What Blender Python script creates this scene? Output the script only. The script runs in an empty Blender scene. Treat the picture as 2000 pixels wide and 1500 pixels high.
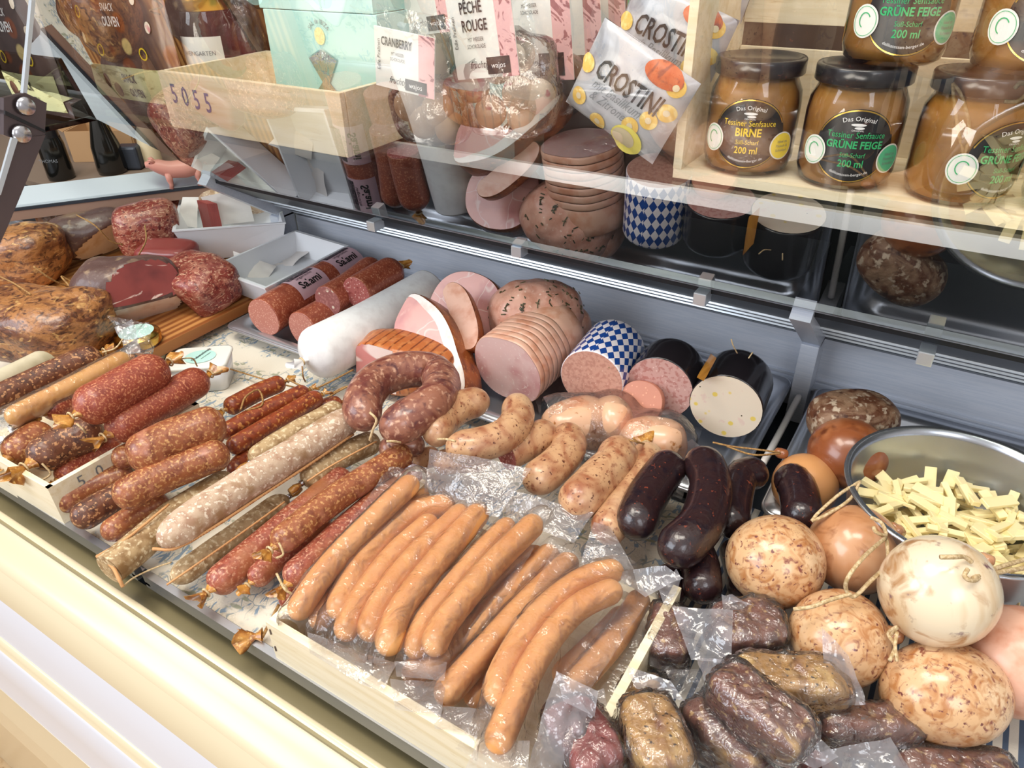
import bpy, bmesh, math, random
import numpy as np
from mathutils import Vector, Matrix, noise
random.seed(7)
C = bpy.context.scene
COL = C.collection
# ---------------------------------------------------------------- camera
H = 0.45; F = 1413.7; rad = math.radians
MC = Matrix.Rotation(rad(32.554), 3, 'Z') @ Matrix.Rotation(rad(57.086), 3, 'X') @ Matrix.Rotation(rad(-1.271), 3, 'Z')
MN = np.array(MC); CAM = np.array([0, 0, H])
cd = bpy.data.cameras.new('camera'); cam = bpy.data.objects.new('camera', cd); COL.objects.link(cam)
cd.sensor_width = 36; cd.sensor_fit = 'HORIZONTAL'; cd.lens = F / 2000 * 36; cd.clip_start = .01; cd.clip_end = 60
cam.matrix_world = Matrix.Translation((0, 0, H)) @ MC.to_4x4(); C.camera = cam
# ---------------------------------------------------------------- light
C.view_settings.view_transform = 'Standard'; C.view_settings.look = 'None'
C.view_settings.gamma = 1; C.view_settings.exposure = 0.12; C.view_settings.use_curve_mapping = False
W = bpy.data.worlds.new('world'); C.world = W; W.use_nodes = True
wn = W.node_tree; bg = wn.nodes['Background']
tc = wn.nodes.new('ShaderNodeTexCoord'); sp = wn.nodes.new('ShaderNodeSeparateXYZ'); wr = wn.nodes.new('ShaderNodeValToRGB')
wn.links.new(tc.outputs['Generated'], sp.inputs[0]); wn.links.new(sp.outputs['Z'], wr.inputs[0]); wn.links.new(wr.outputs[0], bg.inputs[0])
wr.color_ramp.elements[0].position = 0; wr.color_ramp.elements[0].color = (.56, .52, .50, 1)
wr.color_ramp.elements[1].position = .9; wr.color_ramp.elements[1].color = (1, .96, .90, 1)
bg.inputs[1].default_value = .85
def area(name, loc, to, sx, sy, power, col):
    l = bpy.data.lights.new(name, 'AREA'); l.shape = 'RECTANGLE'; l.size = sx; l.size_y = sy; l.energy = power; l.color = col
    o = bpy.data.objects.new(name, l); COL.objects.link(o); o.location = loc
    o.rotation_euler = (Vector(to) - Vector(loc)).to_track_quat('-Z', 'Y').to_euler(); return o
area('shop_window_light', (-1.6, -1.5, 1.25), (-.3, .4, 0), 1.6, 1.2, 36, (.84, .91, 1.0))
area('shop_window_light', (1.2, -1.3, 1.5), (-.1, .4, 0), .9, .9, 12, (.88, .93, 1.0))
area('ceiling_lamp_light', (-.9, .0, 1.9), (-.4, .4, 0), .9, .5, 22, (1.0, .91, .78))
area('ceiling_lamp_light', (-.1, .1, 2.1), (-.3, .9, .3), .8, .4, 17, (1.0, .92, .82))
# ---------------------------------------------------------------- pixel ray helpers (2000x1500 frame)
def ray(x, y): return MN @ np.array([(x - 1000) / F, -(y - 750) / F, -1.0])
def P(x, y, z=0):
    d = ray(x, y); return CAM + d * ((z - H) / d[2])
def PX(x, y, X):
    d = ray(x, y); return CAM + d * (X / d[0])
def PY(x, y, Y):
    d = ray(x, y); return CAM + d * (Y / d[1])
def D(x, y, dep): return CAM + ray(x, y) * dep
FWD = MN @ np.array([0, 0, -1.0])
def depth(p): return float(np.dot(np.array(p) - CAM, FWD))
def m_of(p, px): return px * depth(p) / F
RIGHT = np.array([math.cos(rad(32.554)), math.sin(rad(32.554)), 0])
AWAY = np.array([-math.sin(rad(32.554)), math.cos(rad(32.554)), 0])
UP = np.array([0, 0, 1.0])
# ---------------------------------------------------------------- materials
def lin(c):
    o = []
    for v in c[:3]:
        v /= 255; o.append(v / 12.92 if v <= .04045 else ((v + .055) / 1.055) ** 2.4)
    return (*o, 1)
def newmat(name):
    m = bpy.data.materials.new(name); m.use_nodes = True; nt = m.node_tree; nt.nodes.clear()
    return m, nt, nt.nodes.new('ShaderNodeOutputMaterial')
def M(name, base, layers=(), rough=.5, metal=0, coat=0, bump=(), sss=0, coord='Object', spec=.5, alpha=None):
    """layers: (kind, scale, lo, hi, colour, [stretch xyz], [distortion])"""
    m, nt, out = newmat(name); N = nt.nodes; L = nt.links
    b = N.new('ShaderNodeBsdfPrincipled'); L.new(b.outputs[0], out.inputs[0])
    t = N.new('ShaderNodeTexCoord'); src = t.outputs[coord]
    b.inputs['Roughness'].default_value = rough; b.inputs['Metallic'].default_value = metal
    b.inputs['Specular IOR Level'].default_value = spec
    b.inputs['Coat Weight'].default_value = coat; b.inputs['Coat Roughness'].default_value = .12
    if sss:
        b.inputs['Subsurface Weight'].default_value = sss; b.inputs['Subsurface Radius'].default_value = (.6, .3, .2); b.inputs['Subsurface Scale'].default_value = .006
    def tex(kind, scale, st=(1, 1, 1), dist=0, detail=4):
        mp = N.new('ShaderNodeMapping'); L.new(src, mp.inputs[0]); mp.inputs['Scale'].default_value = st
        if kind.startswith('vor'):
            v = N.new('ShaderNodeTexVoronoi'); v.inputs['Scale'].default_value = scale
            if kind == 'voredge': v.feature = 'DISTANCE_TO_EDGE'
            if dist:
                nn = N.new('ShaderNodeTexNoise'); nn.inputs['Scale'].default_value = scale * .7; L.new(mp.outputs[0], nn.inputs[0])
                mx = N.new('ShaderNodeMix'); mx.data_type = 'VECTOR'; mx.inputs[0].default_value = dist * .02
                L.new(mp.outputs[0], mx.inputs[4]); L.new(nn.outputs['Color'], mx.inputs[5]); L.new(mx.outputs[1], v.inputs[0])
            else: L.new(mp.outputs[0], v.inputs[0])
            return v.outputs['Distance']
        if kind == 'wave':
            v = N.new('ShaderNodeTexWave'); v.inputs['Scale'].default_value = scale; v.inputs['Distortion'].default_value = dist
            v.inputs['Detail'].default_value = 2; L.new(mp.outputs[0], v.inputs[0]); return v.outputs['Fac']
        v = N.new('ShaderNodeTexNoise'); v.inputs['Scale'].default_value = scale; v.inputs['Detail'].default_value = detail
        v.inputs['Distortion'].default_value = dist; L.new(mp.outputs[0], v.inputs[0]); return v.outputs['Fac']
    rgb = N.new('ShaderNodeRGB'); rgb.outputs[0].default_value = lin(base); cur = rgb.outputs[0]
    for ly in layers:
        kind, sc, lo, hi, colr = ly[:5]; st = ly[5] if len(ly) > 5 else (1, 1, 1); di = ly[6] if len(ly) > 6 else 0
        f = tex(kind, sc, st, di)
        mr = N.new('ShaderNodeMapRange'); L.new(f, mr.inputs[0]); mr.inputs[1].default_value = lo; mr.inputs[2].default_value = hi
        mx = N.new('ShaderNodeMix'); mx.data_type = 'RGBA'; L.new(mr.outputs[0], mx.inputs[0]); L.new(cur, mx.inputs[6])
        mx.inputs[7].default_value = lin(colr); cur = mx.outputs[2]
    L.new(cur, b.inputs['Base Color'])
    prev = None
    for bp in bump:
        kind, sc, strg, dst = bp[:4]; st = bp[4] if len(bp) > 4 else (1, 1, 1)
        f = tex(kind, sc, st, bp[5] if len(bp) > 5 else 0)
        bn = N.new('ShaderNodeBump'); bn.inputs['Strength'].default_value = strg; bn.inputs['Distance'].default_value = dst
        L.new(f, bn.inputs['Height'])
        if prev: L.new(prev, bn.inputs['Normal'])
        prev = bn.outputs[0]
    if prev:
        L.new(prev, b.inputs['Normal'])
    return m
def clear(name, tint=(1, 1, 1), fac=.08, rough=.03, milky=0, mcol=(235, 238, 245), bump=(), fresnel=1.45, gain=1.0):
    """thin see-through sheet: transparent + mirror by fresnel (+ a little milky scatter)"""
    m, nt, out = newmat(name); N = nt.nodes; L = nt.links
    tr = N.new('ShaderNodeBsdfTransparent'); tr.inputs[0].default_value = (*tint, 1)
    gl = N.new('ShaderNodeBsdfGlossy'); gl.inputs['Roughness'].default_value = rough
    fr = N.new('ShaderNodeFresnel'); fr.inputs[0].default_value = fresnel
    ma = N.new('ShaderNodeMath'); ma.operation = 'MULTIPLY_ADD'; ma.inputs[1].default_value = gain; ma.inputs[2].default_value = fac; ma.use_clamp = True
    L.new(fr.outputs[0], ma.inputs[0])
    first = tr.outputs[0]
    if milky:
        df = N.new('ShaderNodeBsdfDiffuse'); df.inputs[0].default_value = lin(mcol)
        tl = N.new('ShaderNodeBsdfTranslucent'); tl.inputs[0].default_value = lin(mcol)
        a = N.new('ShaderNodeMixShader'); a.inputs[0].default_value = .5; L.new(df.outputs[0], a.inputs[1]); L.new(tl.outputs[0], a.inputs[2])
        mm = N.new('ShaderNodeMixShader'); mm.inputs[0].default_value = milky; L.new(tr.outputs[0], mm.inputs[1]); L.new(a.outputs[0], mm.inputs[2]); first = mm.outputs[0]
    mx = N.new('ShaderNodeMixShader'); L.new(ma.outputs[0], mx.inputs[0]); L.new(first, mx.inputs[1]); L.new(gl.outputs[0], mx.inputs[2]); L.new(mx.outputs[0], out.inputs[0])
    prev = None
    if bump:
        t = N.new('ShaderNodeTexCoord')
        for sc, strg, dst, st in bump:
            mp = N.new('ShaderNodeMapping'); mp.inputs['Scale'].default_value = st; L.new(t.outputs['Object'], mp.inputs[0])
            v = N.new('ShaderNodeTexNoise'); v.inputs['Scale'].default_value = sc; v.inputs['Detail'].default_value = 3; v.inputs['Distortion'].default_value = .6; L.new(mp.outputs[0], v.inputs[0])
            bn = N.new('ShaderNodeBump'); bn.inputs['Strength'].default_value = strg; bn.inputs['Distance'].default_value = dst; L.new(v.outputs['Fac'], bn.inputs['Height'])
            if prev: L.new(prev, bn.inputs['Normal'])
            prev = bn.outputs[0]
        L.new(prev, gl.inputs['Normal']); L.new(prev, fr.inputs['Normal'])
    return m
T = {}
wr_ = [('noise', 260, .35, .0012)]
T['red_salami'] = M('red_salami', (148, 68, 48), [('noise', 120, .45, .66, (126, 50, 36)), ('noise', 520, .53, .63, (196, 128, 92)), ('noise', 40, .55, .75, (160, 80, 54))], .40, coat=.15, bump=wr_)
T['brown_salami'] = M('brown_salami', (152, 88, 54), [('noise', 110, .44, .62, (122, 62, 38)), ('noise', 380, .52, .66, (202, 152, 98)), ('noise', 50, .56, .72, (180, 118, 94))], .38, coat=.18, bump=wr_)
T['dark_salami'] = M('dark_salami', (108, 64, 44), [('noise', 150, .45, .62, (72, 40, 32)), ('noise', 300, .55, .62, (186, 136, 94))], .42, coat=.12, bump=wr_)
T['rust_sausage'] = M('rust_sausage', (140, 62, 30), [('noise', 130, .46, .64, (106, 40, 22)), ('noise', 300, .56, .64, (190, 126, 66))], .4, coat=.2, bump=wr_)
T['grey_sausage'] = M('grey_sausage', (196, 170, 146), [('noise', 150, .44, .62, (170, 134, 110)), ('noise', 300, .54, .62, (228, 212, 192)), ('noise', 50, .56, .7, (160, 126, 92))], .55, bump=wr_)
T['olive_sausage'] = M('olive_sausage', (182, 154, 114), [('noise', 130, .44, .62, (146, 114, 76)), ('noise', 300, .54, .62, (214, 194, 158)), ('noise', 50, .56, .7, (134, 100, 60))], .55, bump=wr_)
T['pink_salami'] = M('pink_salami', (160, 84, 64), [('noise', 200, .45, .62, (132, 62, 48)), ('noise', 420, .53, .64, (204, 150, 122)), ('noise', 30, .5, .7, (166, 104, 66))], .42, coat=.15, bump=wr_)
T['ring_dark'] = M('ring_dark', (154, 102, 82), [('noise', 55, .42, .62, (116, 62, 54), (1, 1, 1), 1), ('noise', 200, .55, .68, (202, 158, 132)), ('noise', 90, .54, .70, (90, 48, 50), (1, 1, 1), 1)], .34, coat=.3, bump=[('noise', 180, .2, .001)])
T['ring_tan'] = M('ring_tan', (200, 156, 116), [('noise', 45, .44, .66, (158, 98, 68), (1, 1, 1), 1), ('noise', 260, .56, .70, (140, 82, 58)), ('noise', 30, .52, .75, (220, 184, 146)), ('noise', 330, .64, .69, (96, 52, 38))], .34, coat=.3, bump=[('noise', 180, .2, .001)])
T['blood'] = M('blood', (46, 28, 30), [('noise', 120, .5, .66, (32, 22, 30)), ('noise', 260, .65, .71, (126, 60, 42))], .26, coat=.5, bump=[('noise', 260, .5, .0012), ('noise', 60, .4, .002)])
T['wiener'] = M('wiener', (230, 168, 104), [('noise', 40, .4, .7, (220, 152, 86)), ('noise', 600, .68, .74, (180, 112, 60))], .36, coat=.2, sss=.05, bump=[('noise', 90, .15, .001)])
T['wiener_cut'] = M('wiener_cut', (214, 148, 98), [], .5)
T['orange_sausage'] = M('orange_sausage', (226, 170, 92), [('noise', 60, .4, .7, (214, 150, 74))], .35, coat=.5)
T['pale_casing'] = M('pale_casing', (196, 186, 160), [('noise', 40, .45, .7, (170, 160, 130))], .7)
T['casing_tail'] = M('casing_tail', (196, 138, 62), [('noise', 120, .4, .6, (146, 90, 38)), ('noise', 300, .55, .7, (222, 176, 104))], .3, coat=.4, bump=[('noise', 300, .4, .001)])
T['string'] = M('string', (214, 190, 150), [('noise', 500, .4, .6, (178, 150, 106))], .8)
T['string_brown'] = M('string_brown', (176, 138, 84), [('noise', 500, .4, .6, (140, 100, 56))], .8)
T['seam'] = M('seam', (214, 164, 112), [('wave', 900, .3, .7, (184, 128, 78))], .7)
T['clip'] = M('clip', (190, 190, 196), rough=.25, metal=1)
T['steel'] = M('steel', (196, 198, 204), [('noise', 6, .4, .6, (186, 190, 198))], rough=.3, metal=.85, bump=[('noise', 40, .03, .001, (1, 20, 1))])
T['bowl_steel'] = M('bowl_steel', (186, 190, 198), rough=.27, metal=.92, bump=[('noise', 300, .03, .0005, (1, 1, 12))])
T['panel'] = M('panel', (206, 211, 222), [('noise', 30, .4, .6, (196, 203, 216), (1, 20, 20))], rough=.34, metal=.05)
T['panel_dark'] = M('panel_dark', (34, 38, 44), rough=.4, metal=.3)
T['alu_edge'] = M('alu_edge', (214, 222, 230), rough=.28, metal=.6)
T['olive_paint'] = M('olive_paint', (142, 132, 100), rough=.35, metal=.1)
T['cream'] = M('cream', (204, 191, 162), rough=.3, coat=.3)
T['cream_white'] = M('cream_white', (196, 197, 206), rough=.22, coat=.4)
T['wood_pale'] = M('wood_pale', (238, 226, 198), [('noise', 12, .45, .65, (228, 212, 176), (1, 14, 14)), ('noise', 60, .62, .78, (212, 190, 148), (1, 10, 10))], .6, bump=[('noise', 90, .1, .001, (1, 12, 12))])
T['wood_board'] = M('wood_board', (178, 116, 60), [('noise', 9, .44, .56, (140, 80, 36), (1.2, .6, 1)), ('wave', 26, .2, .8, (196, 138, 78), (1, .06, 1), 3)], .5, bump=[('wave', 40, .1, .001, (1, .05, 1), 3)])
T['white_plastic'] = M('white_plastic', (232, 234, 238), rough=.25, coat=.3)
T['paper'] = M('paper', (236, 230, 226), rough=.6)
T['linen'] = M('linen', (220, 213, 198), [('noise', 700, .4, .6, (206, 198, 180)), ('voredge', 26, .026, .012, (150, 156, 156), (1, 1, 1), 8), ('vor', 80, .38, .33, (134, 152, 168), (1, .42, 1), 5), ('vor', 62, .28, .23, (154, 156, 134), (.42, 1, 1), 5), ('noise', 22, .50, .54, (220, 213, 198))], .85, bump=[('noise', 900, .3, .0006)])
T['stripe_cloth'] = M('stripe_cloth', (214, 208, 196), [('wave', 36, .62, .72, (78, 94, 118), (1, .5, 1))], .85, bump=[('noise', 800, .3, .0006)])
T['white_roll'] = M('white_roll', (238, 238, 238), [('noise', 90, .45, .7, (226, 224, 224))], .45, bump=[('noise', 140, .25, .001)])
T['lyoner'] = M('lyoner', (206, 158, 140), [('noise', 300, .45, .6, (188, 136, 120)), ('vor', 260, .14, .07, (232, 206, 190)), ('vor', 90, .09, .06, (120, 110, 70))], .4, sss=.1, coat=.1)
T['lyoner2'] = M('lyoner2', (206, 164, 156), [('vor', 260, .24, .12, (230, 198, 190)), ('noise', 260, .5, .62, (184, 128, 120))], .4, sss=.1)
T['orange_cut'] = M('orange_cut', (194, 128, 104), [('vor', 260, .24, .12, (228, 160, 130))], .4)
T['jagd'] = M('jagd', (236, 220, 198), [('vor', 75, .22, .16, (236, 208, 104)), ('noise', 90, .62, .68, (232, 206, 190)), ('vor', 60, .05, .04, (60, 50, 30))], .4, sss=.1)
T['black_casing'] = M('black_casing', (34, 30, 34), rough=.22, coat=.5, bump=[('noise', 50, .2, .002)])
T['salami_cut'] = M('salami_cut', (168, 92, 86), [('vor', 330, .34, .2, (218, 176, 164)), ('noise', 300, .55, .65, (140, 62, 58))], .5)
T['salami_cut_light'] = M('salami_cut_light', (186, 120, 104), [('vor', 420, .34, .2, (214, 166, 148))], .5)
T['pepper_cut'] = M('pepper_cut', (150, 92, 88), [('vor', 90, .2, .17, (226, 212, 190)), ('noise', 300, .5, .62, (176, 120, 112))], .5)
T['salami_wrap'] = M('salami_wrap', (164, 84, 60), [('noise', 420, .54, .62, (204, 136, 104)), ('noise', 60, .5, .7, (140, 64, 46))], .35, coat=.3)
T['label_dark'] = M('label_dark', (34, 28, 32), rough=.35, coat=.2)
T['label_art'] = M('label_art', (38, 32, 38), [('noise', 300, .54, .6, (150, 124, 134)), ('wave', 60, .5, .6, (86, 70, 78), (1, 1, 1), 8)], .4)
T['pink_label'] = M('pink_label', (206, 172, 182), rough=.4)
T['ham'] = M('ham', (232, 172, 160), [('noise', 16, .45, .6, (206, 138, 134)), ('noise', 60, .6, .72, (240, 200, 188)), ('voredge', 22, .02, .0, (238, 206, 196), (1, 1, 1), 4)], .35, coat=.25, sss=.15)
T['ham_pale'] = M('ham_pale', (228, 192, 186), [('noise', 20, .5, .62, (208, 150, 148)), ('noise', 300, .6, .7, (238, 214, 206))], .3, coat=.3, sss=.15)
T['ham_side'] = M('ham_side', (226, 178, 154), [('noise', 60, .45, .65, (206, 142, 112))], .4, coat=.2, sss=.1)
T['fat'] = M('fat', (240, 230, 222), [('noise', 70, .5, .7, (226, 206, 192))], .35, coat=.25, sss=.15)
T['rind'] = M('rind', (168, 92, 48), [('noise', 60, .45, .65, (112, 52, 30)), ('noise', 240, .56, .7, (204, 134, 76))], .35, coat=.3, bump=[('noise', 160, .4, .002)])
T['rind_net'] = M('rind_net', (186, 104, 52), [('wave', 30, .86, .97, (130, 62, 30), (1, 1, 0)), ('wave', 30, .86, .97, (130, 62, 30), (1, -1, 0)), ('noise', 120, .5, .7, (206, 134, 78))], .35, coat=.3, bump=[('noise', 120, .3, .002)])
T['bacon_cut'] = M('bacon_cut', (238, 214, 206), [('wave', 16, .5, .72, (206, 132, 126), (.2, .2, 2.4), 5)], .4, coat=.2, sss=.15)
T['roast'] = M('roast', (222, 168, 146), [('noise', 70, .45, .62, (204, 142, 118)), ('noise', 250, .6, .7, (236, 202, 182))], .4, coat=.2, sss=.1, bump=[('noise', 150, .3, .002)])
T['herb'] = M('herb', (96, 88, 58), [('noise', 200, .5, .6, (62, 58, 38))], .6)
T['smoked'] = M('smoked', (164, 112, 66), [('noise', 22, .46, .60, (108, 64, 42), (1, 1, 2.2), 2), ('noise', 110, .50, .66, (74, 42, 30), (1, 1, 2), 1), ('noise', 60, .60, .70, (206, 162, 102), (1, 1, 2.5), 1)], .38, coat=.3, bump=[('noise', 60, .7, .005), ('noise', 200, .4, .002)])
T['cured'] = M('cured', (90, 66, 62), [('noise', 18, .5, .62, (124, 98, 78)), ('noise', 90, .58, .70, (140, 116, 94)), ('noise', 12, .52, .62, (66, 40, 40))], .42, coat=.2, bump=[('noise', 50, .6, .004), ('noise', 160, .3, .002)])
T['red_meat'] = M('red_meat', (140, 62, 52), [('noise', 30, .48, .60, (176, 112, 92), (1, 1, 2), 2), ('noise', 120, .56, .64, (214, 168, 140), (1, 1, 2), 2), ('noise', 14, .5, .7, (104, 40, 36)), ('noise', 200, .56, .66, (98, 36, 34))], .38, coat=.2, bump=[('noise', 60, .6, .004), ('noise', 160, .4, .002)])
T['cured_cut'] = M('cured_cut', (146, 66, 62), [('noise', 12, .5, .6, (116, 50, 50)), ('noise', 20, .62, .66, (232, 206, 196), (1, 1, 3), 1)], .3, coat=.3, sss=.1)
T['fat_edge'] = M('fat_edge', (226, 206, 172), [('noise', 40, .45, .65, (206, 172, 122))], .4, coat=.2)
T['saumagen_spot'] = M('saumagen_spot', (214, 172, 128), [('noise', 20, .46, .62, (232, 204, 168)), ('noise', 90, .46, .66, (180, 122, 74), (1, 1, 1), 1.5), ('noise', 170, .57, .70, (132, 72, 58), (1, 1, 1), 1), ('noise', 9, .50, .66, (176, 116, 64)), ('noise', 300, .62, .69, (112, 56, 54))], .28, coat=.4, bump=[('noise', 120, .08, .001)])
T['saumagen_pale'] = M('saumagen_pale', (232, 214, 184), [('noise', 16, .46, .64, (206, 170, 124), (1, 1, 1), 1), ('noise', 50, .56, .70, (176, 130, 86), (1, 1, 1), 1), ('noise', 90, .64, .72, (126, 92, 96)), ('noise', 12, .58, .7, (184, 138, 92))], .26, coat=.45, bump=[('noise', 90, .06, .001)])
T['saumagen_brown'] = M('saumagen_brown', (190, 134, 92), [('noise', 12, .45, .60, (216, 176, 140), (1, 1, 1), 1), ('noise', 40, .52, .68, (140, 84, 50), (1, 1, 1), 1), ('noise', 9, .52, .66, (146, 82, 52))], .26, coat=.45, bump=[('noise', 90, .06, .001)])
T['cheese_ball'] = M('cheese_ball', (210, 150, 96), [('noise', 20, .5, .7, (192, 126, 74))], .34, coat=.25)
T['smoke_ball'] = M('smoke_ball', (140, 78, 44), [('noise', 18, .48, .62, (186, 122, 80)), ('noise', 60, .58, .7, (104, 54, 32))], .28, coat=.4)
T['crust'] = M('crust', (150, 116, 90), [('noise', 40, .46, .58, (104, 62, 40), (1, 1, 2), 1), ('noise', 160, .55, .64, (196, 174, 150)), ('noise', 90, .6, .68, (76, 42, 28))], .55, bump=[('noise', 110, .8, .003)])
T['cheese'] = M('cheese', (246, 230, 176), [('noise', 40, .45, .65, (240, 218, 150))], .45, sss=.1)
T['bacon_smoked'] = M('bacon_smoked', (186, 142, 82), [('noise', 22, .50, .60, (130, 76, 54), (1, 1, 1), 1), ('noise', 60, .56, .70, (224, 190, 124)), ('noise', 340, .62, .68, (70, 44, 30))], .3, coat=.3, bump=[('noise', 60, .6, .004)])
T['bacon_dark'] = M('bacon_dark', (128, 80, 66), [('noise', 26, .54, .60, (200, 160, 102), (1, 1, 1), 1), ('noise', 240, .60, .68, (206, 170, 120)), ('noise', 30, .50, .60, (96, 54, 48), (1, 1, 1), 1)], .3, coat=.3, bump=[('noise', 70, .6, .004)])
T['turkey'] = M('turkey', (228, 182, 148), [('noise', 26, .48, .62, (216, 144, 100)), ('noise', 120, .62, .7, (176, 112, 60)), ('noise', 50, .62, .7, (240, 200, 170))], .3, coat=.4, sss=.1)
crk = [(70, .55, .004, (1, 1, 1)), (260, .35, .001, (1, 1, 1))]
T['film'] = clear('film', (.985, .985, .985), fac=.02, rough=.07, milky=.075, mcol=(250, 246, 250), gain=1.3, bump=[(60, .8, .006, (1, 1, 1)), (220, .5, .0015, (1, 1, 1))])
T['film_end'] = clear('film_end', (.97, .97, .98), fac=.05, rough=.07, milky=.20, mcol=(240, 238, 248), gain=1.5, bump=[(60, .8, .006, (1, 1, 1)), (220, .5, .0015, (1, 1, 1))])
T['film_milky'] = clear('film_milky', (.96, .96, .98), fac=.05, rough=.10, milky=.30, mcol=(236, 236, 246), gain=1.3, bump=[(40, .6, .008, (1, 1, 1)), (160, .4, .0015, (1, 1, 1))])
T['film_tight'] = clear('film_tight', (.985, .98, .975), fac=.05, rough=.06, milky=.05, gain=1.6, bump=[(75, .9, .006, (1, 1, 1)), (260, .6, .002, (1, 1, 1))])
T['pane'] = clear('pane', (.97, .985, .99), fac=.05, rough=.0, gain=1.75, fresnel=1.5)
T['glass'] = clear('glass', (.97, .98, .97), fac=.03, rough=.02, gain=1.2)
T['sauce'] = M('sauce', (206, 150, 74), [('noise', 60, .45, .65, (188, 130, 56)), ('vor', 300, .1, .05, (226, 186, 116))], .35, coat=.3, sss=.2)
T['black_lid'] = M('black_lid', (26, 26, 30), rough=.28, coat=.3)
T['black_label'] = M('black_label', (24, 22, 24), rough=.35)
T['gold'] = M('gold', (206, 168, 84), rough=.25, metal=1)
T['txt_yellow'] = M('txt_yellow', (232, 200, 40), rough=.5)
T['txt_green'] = M('txt_green', (46, 178, 108), rough=.5)
T['txt_white'] = M('txt_white', (236, 236, 236), rough=.5)
T['txt_black'] = M('txt_black', (34, 30, 30), rough=.5)
T['txt_blue'] = M('txt_blue', (84, 112, 150), rough=.5)
T['txt_grey'] = M('txt_grey', (120, 124, 128), rough=.5)
T['sticker_white'] = M('sticker_white', (232, 232, 226), rough=.4)
T['sticker_yellow'] = M('sticker_yellow', (240, 214, 66), rough=.4)
T['sticker_green'] = M('sticker_green', (84, 186, 138), rough=.4)
T['mint'] = M('mint', (176, 222, 214), [('noise', 8, .4, .65, (204, 236, 232))], .5)
T['mint_window'] = clear('mint_window', (.75, .9, .86), fac=.15, rough=.05, milky=.15, mcol=(190, 220, 214), bump=crk)
T['sun'] = M('sun', (246, 222, 150), rough=.6)
T['kraft'] = M('kraft', (176, 140, 100), rough=.7)
T['pouch_dark'] = M('pouch_dark', (84, 66, 62), [('noise', 12, .5, .62, (120, 96, 88)), ('vor', 26, .32, .26, (138, 78, 50)), ('vor', 17, .16, .12, (214, 192, 130))], .3, coat=.3)
T['pouch_marble'] = M('pouch_marble', (188, 190, 196), [('noise', 18, .5, .64, (150, 152, 160), (1, 1, 1), 2)], .3, coat=.3, bump=[('noise', 20, .3, .004)])
T['band_green'] = M('band_green', (212, 212, 160), [('noise', 30, .56, .62, (168, 164, 112), (1, 1, 4), 2)], .5)
T['crostino'] = M('crostino', (228, 188, 92), [('noise', 120, .5, .6, (240, 216, 140))], .5)
T['lemon'] = M('lemon', (238, 226, 110), rough=.4)
T['chilli'] = M('chilli', (190, 92, 48), [('noise', 40, .5, .6, (140, 60, 40), (1, 1, 1), 3)], .4)
T['truffle'] = M('truffle', (238, 222, 200), [('noise', 70, .60, .66, (214, 146, 146)), ('noise', 30, .62, .74, (206, 172, 130))], .5)
T['truffle_cream'] = M('truffle_cream', (214, 200, 166), rough=.5)
T['pink_print'] = M('pink_print', (232, 184, 184), [('noise', 60, .54, .58, (164, 108, 112), (1, 1, 1), 2)], .5)
T['chocolate'] = M('chocolate', (84, 54, 44), [('noise', 40, .5, .6, (120, 84, 66))], .4)
T['bag_clear'] = clear('bag_clear', (.96, .96, .96), fac=.05, rough=.06, milky=.05, bump=crk)
T['dark_wall'] = M('dark_wall', (70, 50, 36), [('noise', 3, .45, .65, (96, 70, 48))], .6)
T['bottle_dark'] = M('bottle_dark', (22, 22, 20), rough=.12, coat=.4)
T['amber'] = M('amber', (140, 86, 30), [('noise', 30, .45, .65, (186, 128, 52))], .3, coat=.4)
T['orange_wall'] = M('orange_wall', (236, 186, 112), rough=.5)
T['appliance'] = M('appliance', (126, 128, 132), rough=.4, coat=.2)
T['mocha'] = M('mocha', (160, 128, 112), rough=.5, metal=.1)
T['beam_top'] = M('beam_top', (172, 178, 188), rough=.5, metal=.1)
T['bracket'] = M('bracket', (110, 98, 100), rough=.3, metal=.8)
T['pig'] = M('pig', (232, 160, 146), rough=.4)
T['tile'] = M('tile', (206, 176, 136), [('noise', 40, .5, .62, (186, 150, 106)), ('noise', 120, .64, .7, (140, 104, 70))], .5)
T['navy'] = M('navy', (46, 52, 62), rough=.4)
T['wall_grey'] = M('wall_grey', (120, 104, 90), rough=.7)
T['blue_cloth'] = M('blue_cloth', (196, 208, 220), rough=.8)
# blue / white diamond casing
def diamond_mat():
    m, nt, out = newmat('diamond_casing'); N = nt.nodes; L = nt.links
    b = N.new('ShaderNodeBsdfPrincipled'); L.new(b.outputs[0], out.inputs[0]); b.inputs['Roughness'].default_value = .3; b.inputs['Coat Weight'].default_value = .3
    t = N.new('ShaderNodeUVMap'); mp = N.new('ShaderNodeMapping'); mp.vector_type = 'POINT'
    mp.inputs['Scale'].default_value = (1, .62, 1); L.new(t.outputs[0], mp.inputs[0])
    mp2 = N.new('ShaderNodeMapping'); mp2.inputs['Rotation'].default_value = (0, 0, rad(45)); L.new(mp.outputs[0], mp2.inputs[0])
    ck = N.new('ShaderNodeTexChecker'); ck.inputs['Scale'].default_value = 165; ck.inputs[1].default_value = lin((30, 72, 150)); ck.inputs[2].default_value = lin((240, 232, 236))
    L.new(mp2.outputs[0], ck.inputs[0]); L.new(ck.outputs[0], b.inputs['Base Color']); return m
T['diamond'] = diamond_mat()
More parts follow.
